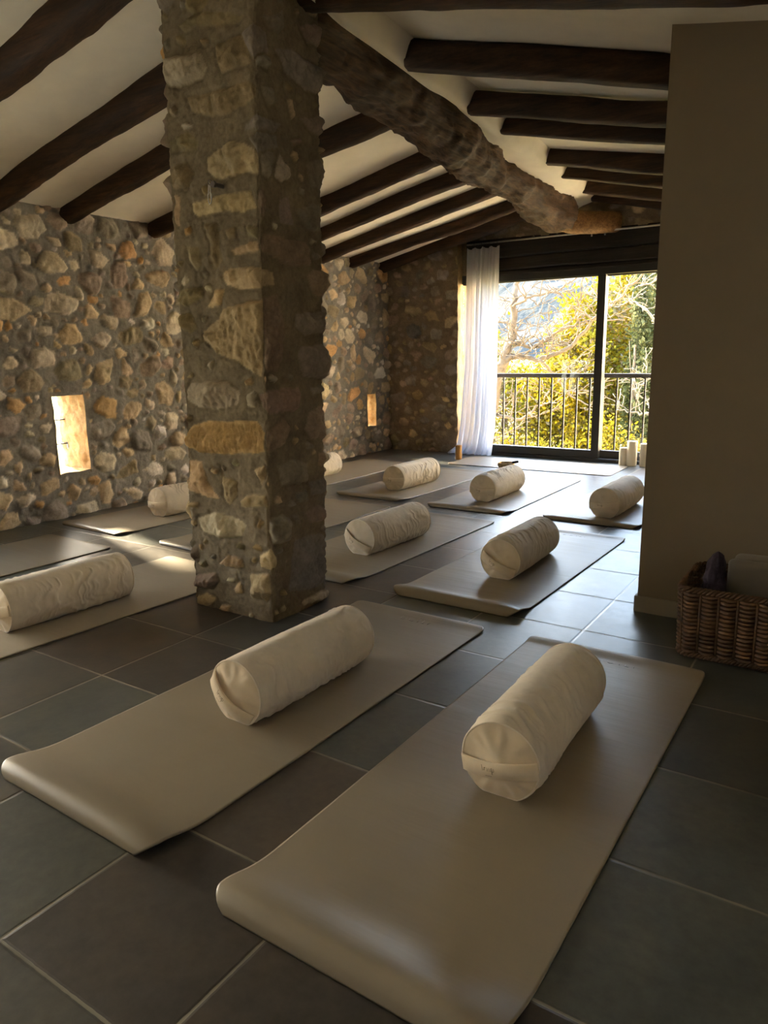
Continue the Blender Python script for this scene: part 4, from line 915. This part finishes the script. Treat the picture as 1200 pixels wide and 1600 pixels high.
m = MB(); m.lathe([(.0365, .133), (.0365, .150), (.033, .156), (0, .157)], 28); m.lathe([(0, .1315), (.0365, .1325)], 28); m.build('lid', M['amber'], t_, True)

# ------------------------------------------------------------------ spring hook on the pillar
px_, py_ = -2.2265, 2.165
k_ = tag(empty('snap_hook', (px_, py_, 1.76)), 'small steel snap hook hanging on the stone pillar', 'hook')
path = [(-.004 - .003 * math.sin(a) * 0 - .0075 * math.cos(a) * (1 if math.sin(a) < 0 else .62), 0, .040 * 1 * math.sin(a)) for a in np.linspace(0, 2 * PI, 33)[:-1]]
path = [(x * (1.25 - z * 8), y, z) for x, y, z in path]
m = MB(); m.tube(path, .0024, 8, closed=True); m.build('hook_loop', M['chrome'], k_, True)
m = MB(); m.tube([(.003, -.001, -.026), (-.002, -.001, .004)], .0019, 8); m.build('spring_gate', M['chrome'], k_, True)
a_ = tag(empty('wall_anchor', (px_ + .008, py_, 1.795)), 'dark bolt anchor in the pillar holding the steel snap hook', 'anchor')
m = MB(); m.tube([(.010, .05, -.006), (.010, .004, -.006)], .0085, 10); m.tube([(.010, .006, -.006), (.010, -.004, -.006)], .013, 6); m.build('bolt', M['rail'], a_)
m = MB(); m.tube([(-.006 + .009 * math.cos(a), -.002, .002 + .009 * math.sin(a)) for a in np.linspace(0, 2 * PI, 17)[:-1]], .002, 6, closed=True); m.build('eye_ring', M['rail'], a_, True)

# ------------------------------------------------------------------ wicker basket and what stands in it
bx0, bx1, by0, by1, bh = -.505, .20, 2.755, 3.115, .272
b_ = tag(empty('wicker_basket', ((bx0 + bx1) / 2, (by0 + by1) / 2, 0)), 'rectangular brown wicker basket on the floor against the painted wall', 'basket')
cx_, cy_ = (bx0 + bx1) / 2, (by0 + by1) / 2; hx, hy, rc = (bx1 - bx0) / 2, (by1 - by0) / 2, .035
def per_pt(s_, grow=0.0):
    """point on a rounded rectangle at arc length s_; returns x,y,nx,ny"""
    segs = [2 * (hx - rc), PI / 2 * rc, 2 * (hy - rc), PI / 2 * rc] * 2; P_ = sum(segs); s_ = s_ % P_
    cs = [(-(hx - rc), -hy, 1, 0), (hx - rc, -(hy - rc), 0), (hx, -(hy - rc), 0, 1), (hx - rc, hy - rc, 1), (hx - rc, hy, -1, 0), (-(hx - rc), hy - rc, 2), (-hx, hy - rc, 0, -1), (-(hx - rc), -(hy - rc), 3)]
    for i, l in enumerate(segs):
        if s_ <= l or i == 7:
            c = cs[i]
            if i % 2 == 0: x, y = c[0] + c[2] * s_, c[1] + c[3] * s_; n_ = (c[3], -c[2])
            else:
                a = -PI / 2 + c[2] * PI / 2 + s_ / rc; n_ = (math.cos(a), math.sin(a)); x, y = c[0] + rc * n_[0], c[1] + rc * n_[1]
            return x + n_[0] * grow, y + n_[1] * grow, n_
        s_ -= l
PERB = 4 * (hx - rc) + 4 * (hy - rc) + 2 * PI * rc; NST = 66; ds = PERB / NST
wv = MB(); rng = random.Random(4); nrow = 15; z0_, z1_ = .028, bh - .022
for r_ in range(nrow):
    z = z0_ + (z1_ - z0_) * r_ / (nrow - 1); pts = []; fl = .010 * z / bh
    for k in range(NST * 4):
        s_ = k * ds / 4; g = .0080 * math.cos(PI * s_ / ds + 0); x, y, n_ = per_pt(s_, g + fl); pts.append((x, y, z + rng.uniform(-.0012, .0012)))
    wv.tube(pts, .0080, 6, closed=True)
wv.build('woven_body', M['wicker'], b_, True)
m = MB()
for k in range(NST):
    x, y, n_ = per_pt(k * ds); m.tube([(x, y, .012), (x + n_[0] * .01, y + n_[1] * .01, bh - .01)], .0048, 6)
m.build('stakes', M['wicker'], b_, True)
def braid(z, rad, turns, grow):
    m = MB()
    for ph in (0, 2.1, 4.2):
        pts = []
        for k in range(320):
            s_ = k * PERB / 320; a = 2 * PI * turns * k / 320 + ph; x, y, n_ = per_pt(s_, grow + rad * math.cos(a)); pts.append((x, y, z + rad * math.sin(a)))
        m.tube(pts, .0062, 6, closed=True)
    return m
braid(bh - .004, .008, 44, .010).build('rim_braid', M['wicker'], b_, True)
braid(.017, .008, 52, .002).build('foot_braid', M['wicker'], b_, True)
m = MB(); m.box(-hx + .012, hx - .012, -hy + .012, hy - .012, .006, .018); m.build('basket_floor', M['wicker'], b_)
# pale folded blanket standing in it
bl = tag(empty('folded_blanket', (-.085, 2.995, .019)), 'pale folded blanket standing upright in the wicker basket', 'blanket')
def slab_fold(name, x0, x1, y0, y1, z1, sd, b=.018):
    import bmesh
    bm = bmesh.new(); bmesh.ops.create_cube(bm, size=1)
    for v_ in bm.verts: v_.co = Vector(((x0 + x1) / 2 + v_.co.x * (x1 - x0), (y0 + y1) / 2 + v_.co.y * (y1 - y0), z1 / 2 + v_.co.z * z1))
    bmesh.ops.bevel(bm, geom=bm.edges[:], offset=b, segments=4, affect='EDGES', profile=.5); bmesh.ops.subdivide_edges(bm, edges=[e_ for e_ in bm.edges if e_.calc_length() > .1], cuts=12, use_grid_fill=True)
    for v_ in bm.verts:
        n_ = float(fbm(v_.co.x * 6, v_.co.z * 6, sd, 2)); v_.co.y += .006 * n_; v_.co.z += .006 * float(fbm(v_.co.x * 5, sd, 2, 2)) * v_.co.z / z1
    bm.verts.index_update(); V_ = [v_.co[:] for v_ in bm.verts]; F_ = [[v_.index for v_ in f_.verts] for f_ in bm.faces]; bm.free()
    return obj(name, V_, F_, M['blanket'], bl)
slab_fold('blanket_fold', -.300, .255, -.045, .005, .325, 3); slab_fold('blanket_fold', -.285, .25, .008, .060, .335, 8)
# dark purple knitted bag at the left end of the basket
V_ = []; nA, nB = 44, 30
for i in range(nB):
    t = i / (nB - 1)
    for k in range(nA):
        a = 2 * PI * k / nA; rx_ = np.interp(t, [0, .1, .45, .75, .9, .97, 1], [.012, .046, .050, .044, .036, .022, .002]); ry_ = np.interp(t, [0, .1, .45, .8, .93, .98, 1], [.012, .075, .08, .062, .046, .025, .002])
        q = 1 + .38 * float(fbm(math.cos(a) * 2.0, math.sin(a) * 2.0, t * 9, 3)) + .10 * float(vnoise(math.cos(a) * 7, math.sin(a) * 7, t * 22))
        V_.append((.78 * rx_ * math.cos(a) * q + .018 * t, ry_ * .85 * math.sin(a) * q, t * .375))
F_ = [(i * nA + k, i * nA + (k + 1) % nA, (i + 1) * nA + (k + 1) % nA, (i + 1) * nA + k) for i in range(nB - 1) for k in range(nA)] + [tuple(range(nA))[::-1], tuple((nB - 1) * nA + k for k in range(nA))]
tag(obj('knitted_bag', V_, F_, M['purple'], loc=(-.428, 2.870, .019)), 'crumpled dark purple knitted bag poking out of the left end of the basket', 'bag')
# ------------------------------------------------------------------ outside: valley, hill, trees
def patch(name, x0, x1, y0, y1, nx, ny, zf, mat, label):
    A, B = np.meshgrid(np.linspace(x0, x1, nx), np.linspace(y0, y1, ny), indexing='ij')
    tag(obj(name, np.stack([A, B, zf(A, B)], -1).reshape(-1, 3), grid_faces(nx, ny), mat), kind='structure', label=label)
patch('ground', -60, 40, 8.3, 46, 60, 40, lambda a, b: -3.4 + .5 * fbm(a * .25, b * .25, 1, 3) + .135 * np.maximum(b - 17, 0) + .35 * fbm(a * .9, b * .9, 4, 3), M['ground'], 'grassy slope below the balcony')
patch('hill', -90, 60, 42, 95, 120, 60, lambda a, b: -3.5 + 17.5 * sstep(42, 76, b) * (1 - .8 * sstep(-6, 14, a)) * (1 + .22 * fbm(a * .06, 2, 0, 2)) + 1.1 * fbm(a * .35, b * .35, 6, 4), M['hill'], 'hazy wooded hillside across the valley')

m = MB(); m.box(-.70, -.35, 8.12, 13.5, -3.4, 3.1); tag(m.build('wall_bounce', M['stucco']), kind='structure', label='unseen stucco wall added to bounce sunlight through the door')  # added out of view: reflects warm sun onto the left wall and ceiling

def leaf_mesh(P, size, rng, elong=1.7):
    n = len(P); a = rng.normal(size=(n, 3)); a /= np.linalg.norm(a, axis=1)[:, None]; b = rng.normal(size=(n, 3)); b -= (b * a).sum(1)[:, None] * a; b /= np.linalg.norm(b, axis=1)[:, None]
    s_ = size * rng.uniform(.55, 1.3, (n, 1)); c = np.cross(a, b) * s_ * .18
    V_ = np.stack([P - a * s_ * elong / 2, P + b * s_ / 2 + c, P + a * s_ * elong / 2, P - b * s_ / 2 + c], 1).reshape(-1, 3)
    i = np.arange(n)[:, None] * 4; return V_, np.hstack([i, i + 1, i + 2, i + 3])
PALY = np.array([(1.0, .66, .03), (.92, .68, .05), (.80, .66, .07), (1.0, .74, .16), (.95, .74, .40), (.58, .54, .06)])
def grow(m, base, top, r0, rng, n=9, wob=.12):
    base, top = np.array(base, float), np.array(top, float); L_ = np.linalg.norm(top - base); off = np.zeros(3); pts = []; rad = []
    for i in range(n):
        t = i / (n - 1); off = off + rng.normal(0, wob * L_ / n, 3) * (1 if 0 < i else 0); pts.append(base + (top - base) * t + off * (1 if i else 0)); rad.append(max(.006, r0 * (1 - .75 * t)))
    m.tube(pts, rad, 6); return pts
def leafy(name, cx, cy, cz, rx, ry, rz, n, size, label, group, pal=PALY, prob=None, seed=0, kids='foliage', twigs=26, mat='bark'):
    rng = np.random.default_rng(seed); root = tag(empty(name, (cx, cy, -3.1)), label, 'tree', group)
    K_ = max(10, n // 260); u = rng.normal(size=(K_, 3)); u /= np.linalg.norm(u, axis=1)[:, None]; u *= rng.uniform(.25, 1, (K_, 1)) ** .5
    cl = u * [rx, ry, rz]; k = rng.integers(0, K_, n); P = cl[k] + rng.normal(0, .16, (n, 3)) * np.array([rx, ry, rz]) * .95
    V_, F_ = leaf_mesh(P + [0, 0, cz + 3.1], size, rng)
    tone = rng.integers(0, len(pal), K_) if prob is None else rng.choice(len(pal), K_, p=prob)
    tl = np.where(rng.random(n) < .6, tone[k], rng.integers(0, len(pal), n) if prob is None else rng.choice(len(pal), n, p=prob)); c = .175 * pal[tl] * rng.uniform(.75, 1.2, (n, 1))
    f = obj('foliage', V_, F_, M['leaf'], root, smooth=False, col=np.repeat(np.clip(c, 0, .95), 4, 0)); f['kind'] = 'stuff'
    m = MB(); grow(m, (0, 0, 0), (0, 0, cz + 3.1 + rz * .5), .09, rng, 12, .1); m.build('trunk', M[mat], root, True)
    m = MB()
    for q in range(twigs):
        c_ = cl[rng.integers(K_)] * 1.05; t = rng.uniform(.2, .8); grow(m, (0, 0, (cz + 3.1 - rz) + t * rz), (c_[0], c_[1], c_[2] + cz + 3.1), rng.uniform(.016, .04), rng, 8, .22)
    b = m.build('branches', M[mat], root, True); b['kind'] = 'stuff'
G_ = 'yellow leafed trees beyond the balcony'
leafy('yellow_tree', -4.75, 14.6, .55, 1.15, 1.0, 1.75, 18000, .058, 'broad yellow leafed tree straight behind the left glass pane', G_, seed=1)
leafy('yellow_tree', -3.75, 15.6, 1.45, 1.2, 1.0, 1.9, 18000, .058, 'tall yellow leafed tree behind the dark door post', G_, seed=2)
leafy('yellow_tree', -6.6, 15.2, -.55, 1.5, 1.0, 1.35, 16000, .058, 'low pale yellow tree at the left behind the railing', G_, seed=3)
leafy('yellow_bush', -5.5, 12.6, -1.5, 1.25, .8, 1.05, 14000, .045, 'yellow bush just below the left part of the railing', 'yellow bushes below the balcony', seed=4, twigs=40, mat='barkw')
leafy('yellow_bush', -3.55, 12.9, -1.35, 1.1, .8, 1.15, 14000, .045, 'greenish yellow bush below the right part of the railing', 'yellow bushes below the balcony', seed=5, prob=[.15, .25, .25, .1, .05, .2], twigs=40, mat='barkw')
leafy('yellow_tree', -9.2, 17.5, .4, 1.8, 1.2, 2.0, 8000, .07, 'yellow leafed tree furthest left, mostly hidden by the curtain', G_, seed=6)
PALG = np.array([(.34, .37, .13), (.40, .42, .17), (.46, .48, .22), (.27, .31, .11)])
leafy('cypress', -3.42, 13.7, -.1, .36, .36, 2.9, 11000, .055, 'slim dark green cypress at the right edge of the glass', None, pal=PALG, seed=8, twigs=6)

def bare(name, loc, limbs, label, seed, mat, ntw, tl):
    rng = np.random.default_rng(seed); root = tag(empty(name, loc), label, 'tree', 'bare branched trees by the balcony'); lo = np.array(loc); m = MB(); tw = MB(); ends = []
    for pts, r0, r1 in limbs:
        P = np.array(pts, float) - lo; P = P + np.c_[np.zeros(len(P)), rng.normal(0, .10, len(P)), np.zeros(len(P))]; n = 6 * (len(P) - 1) + 1; t = np.linspace(0, len(P) - 1, n)
        Q = np.stack([np.interp(t, np.arange(len(P)), P[:, k]) for k in range(3)], 1)
        for _ in range(3): Q[1:-1] = (Q[:-2] + 2 * Q[1:-1] + Q[2:]) / 4
        Q[1:-1] += rng.normal(0, .012, Q[1:-1].shape); m.tube(Q.tolist(), np.linspace(r0, r1, n).tolist(), 8); ends += [(q, max(r0 + (r1 - r0) * i / n, .01)) for i, q in enumerate(Q)]
    m.build('trunk', M[mat], root, True)
    for _ in range(ntw):
        q, r0 = ends[rng.integers(len(ends))]
        if q[2] + lo[2] < -1.8: continue
        d_ = rng.normal(0, 1, 3); d_[2] = abs(d_[2]) * .6 + .1; d_ /= np.linalg.norm(d_); l = rng.uniform(.3, 1) * tl; pp = grow(tw, q, q + d_ * l, min(r0 * .55, .013), rng, 9, .25)
        for s_ in range(3):
            z = pp[rng.integers(3, 8)]; e_ = d_ + rng.normal(0, .6, 3); e_ /= np.linalg.norm(e_); grow(tw, z, z + e_ * l * .45, .006, rng, 6, .25)
    t_ = tw.build('twigs', M[mat], root, True); t_['kind'] = 'stuff'
Yt = 10.5
T3 = lambda L_, y: [(a, y, b) for a, b in L_]
bare('bare_tree', (-5.35, Yt, -3.1), [
    (T3([(-5.35, -3.1), (-5.30, -2.0), (-5.22, -.99), (-4.95, .06), (-4.82, .66), (-4.72, 1.04), (-4.60, 1.42), (-4.58, 1.88), (-4.56, 2.16), (-4.50, 2.6)], Yt), .13, .022),
    (T3([(-4.80, .75), (-4.60, 1.09), (-4.44, 1.04), (-4.13, 1.02), (-3.70, 1.17), (-3.39, 1.56), (-3.17, 1.72), (-2.88, 1.95), (-2.55, 2.3)], Yt), .045, .012),
    (T3([(-4.65, 1.28), (-4.29, 1.18), (-4.09, 1.31), (-3.80, 1.44), (-3.48, 1.56), (-3.0, 1.55)], Yt), .026, .008),
    (T3([(-4.60, 1.42), (-4.71, 1.61), (-5.0, 1.57)], Yt), .03, .012), (T3([(-4.58, 1.79), (-4.31, 1.92), (-3.92, 1.98), (-3.5, 2.25)], Yt), .022, .008),
    (T3([(-4.13, 1.02), (-3.88, .76), (-3.67, .48), (-3.2, .3)], Yt), .02, .008), (T3([(-4.9, .2), (-4.5, .1), (-4.1, .35), (-3.8, .4)], Yt), .03, .008)],
    'pale bare branched tree reaching in from the left outside the glass', 11, 'bark', 120, .9)
bare('bare_tree', (-1.6, 11.5, -3.1), [
    (T3([(-1.6, -3.1), (-1.7, -1.5), (-1.9, 0), (-2.1, 1.0), (-2.2, 2.4), (-2.2, 3.0)], 11.5), .10, .03),
    (T3([(-2.1, .9), (-2.4, 1.05), (-2.80, 1.66), (-3.09, 1.86), (-3.37, 1.78)], 11.5), .03, .008), (T3([(-2.2, 2.2), (-2.49, 2.44), (-2.83, 2.11), (-3.10, 2.04)], 11.5), .028, .008),
    (T3([(-2.15, 1.4), (-2.42, 1.28), (-2.83, .63), (-3.07, .53)], 11.5), .028, .008), (T3([(-1.95, .1), (-2.35, .26), (-2.81, .17), (-3.05, .19), (-3.3, .23)], 11.5), .028, .008)],
    'whitish bare branched tree reaching in from the right outside the glass', 12, 'barkw', 70, .55)

# ------------------------------------------------------------------ light and camera
sd = bpy.data.lights.new('sun', 'SUN'); sd.energy = SUN_E; sd.color = (1, .84, .60); sd.angle = math.radians(5)
so = bpy.data.objects.new('sun', sd); COL.objects.link(so); so.rotation_euler = Vector((1, -.28, -.43)).to_track_quat('-Z', 'Y').to_euler(); so.location = (-20, 10, 12)
w = bpy.data.worlds.new('sky'); SC.world = w; w.use_nodes = True; nt = w.node_tree; bg = nt.nodes['Background']
tc = N(nt, 'ShaderNodeTexCoord'); sp = N(nt, 'ShaderNodeSeparateXYZ'); L(nt, tc.outputs['Generated'], sp.inputs[0])
base = ramp(nt, sp.outputs['Z'], [(0, (.55, .56, .50)), (.06, (.95, .95, .92)), (.20, (.56, .75, 1.0)), (.8, (.30, .54, 1.0))])
dp = N(nt, 'ShaderNodeVectorMath', operation='DOT_PRODUCT'); L(nt, tc.outputs['Generated'], dp.inputs[0]); dp.inputs[1].default_value = Vector((-1, .28, .43)).normalized()
glow = math_(nt, 'MULTIPLY', math_(nt, 'POWER', math_(nt, 'MAXIMUM', dp.outputs['Value'], 0), 5), 3.0)
gc = N(nt, 'ShaderNodeMix', data_type='RGBA', blend_type='ADD'); gm = N(nt, 'ShaderNodeVectorMath', operation='SCALE'); gm.inputs[0].default_value = (1, .80, .52); L(nt, glow, gm.inputs['Scale'])
gc.inputs[0].default_value = 1.0; L(nt, base, gc.inputs[6]); L(nt, gm.outputs[0], gc.inputs[7]); L(nt, gc.outputs[2], bg.inputs['Color']); bg.inputs['Strength'].default_value = SKY_E

cam = bpy.data.cameras.new('camera'); co = bpy.data.objects.new('camera', cam); COL.objects.link(co)
cam.sensor_fit = 'VERTICAL'; cam.sensor_height = 36; cam.sensor_width = 27; cam.lens = 36 * 1135.01 / 1600; cam.clip_start = .02; cam.clip_end = 500
fw = Vector((-.5408601, .8138972, -.2122302)); rt = Vector((.8346888, .5504875, -.0160656)); up = -Vector((.1037543, -.1858354, -.9770876))
co.matrix_world = Matrix(((rt.x, up.x, -fw.x, 0), (rt.y, up.y, -fw.y, 0), (rt.z, up.z, -fw.z, 1.134), (0, 0, 0, 1)))
SC.camera = co
vs = SC.view_settings; vs.view_transform = 'Standard'; vs.look = 'None'; vs.exposure = EXPO; vs.gamma = 1; vs.use_curve_mapping = False
SC.cycles.max_bounces = 12; SC.cycles.diffuse_bounces = 8; SC.cycles.transparent_max_bounces = 12; SC.cycles.caustics_reflective = False; SC.cycles.caustics_refractive = False
SC.cycles.sample_clamp_indirect = 8.0
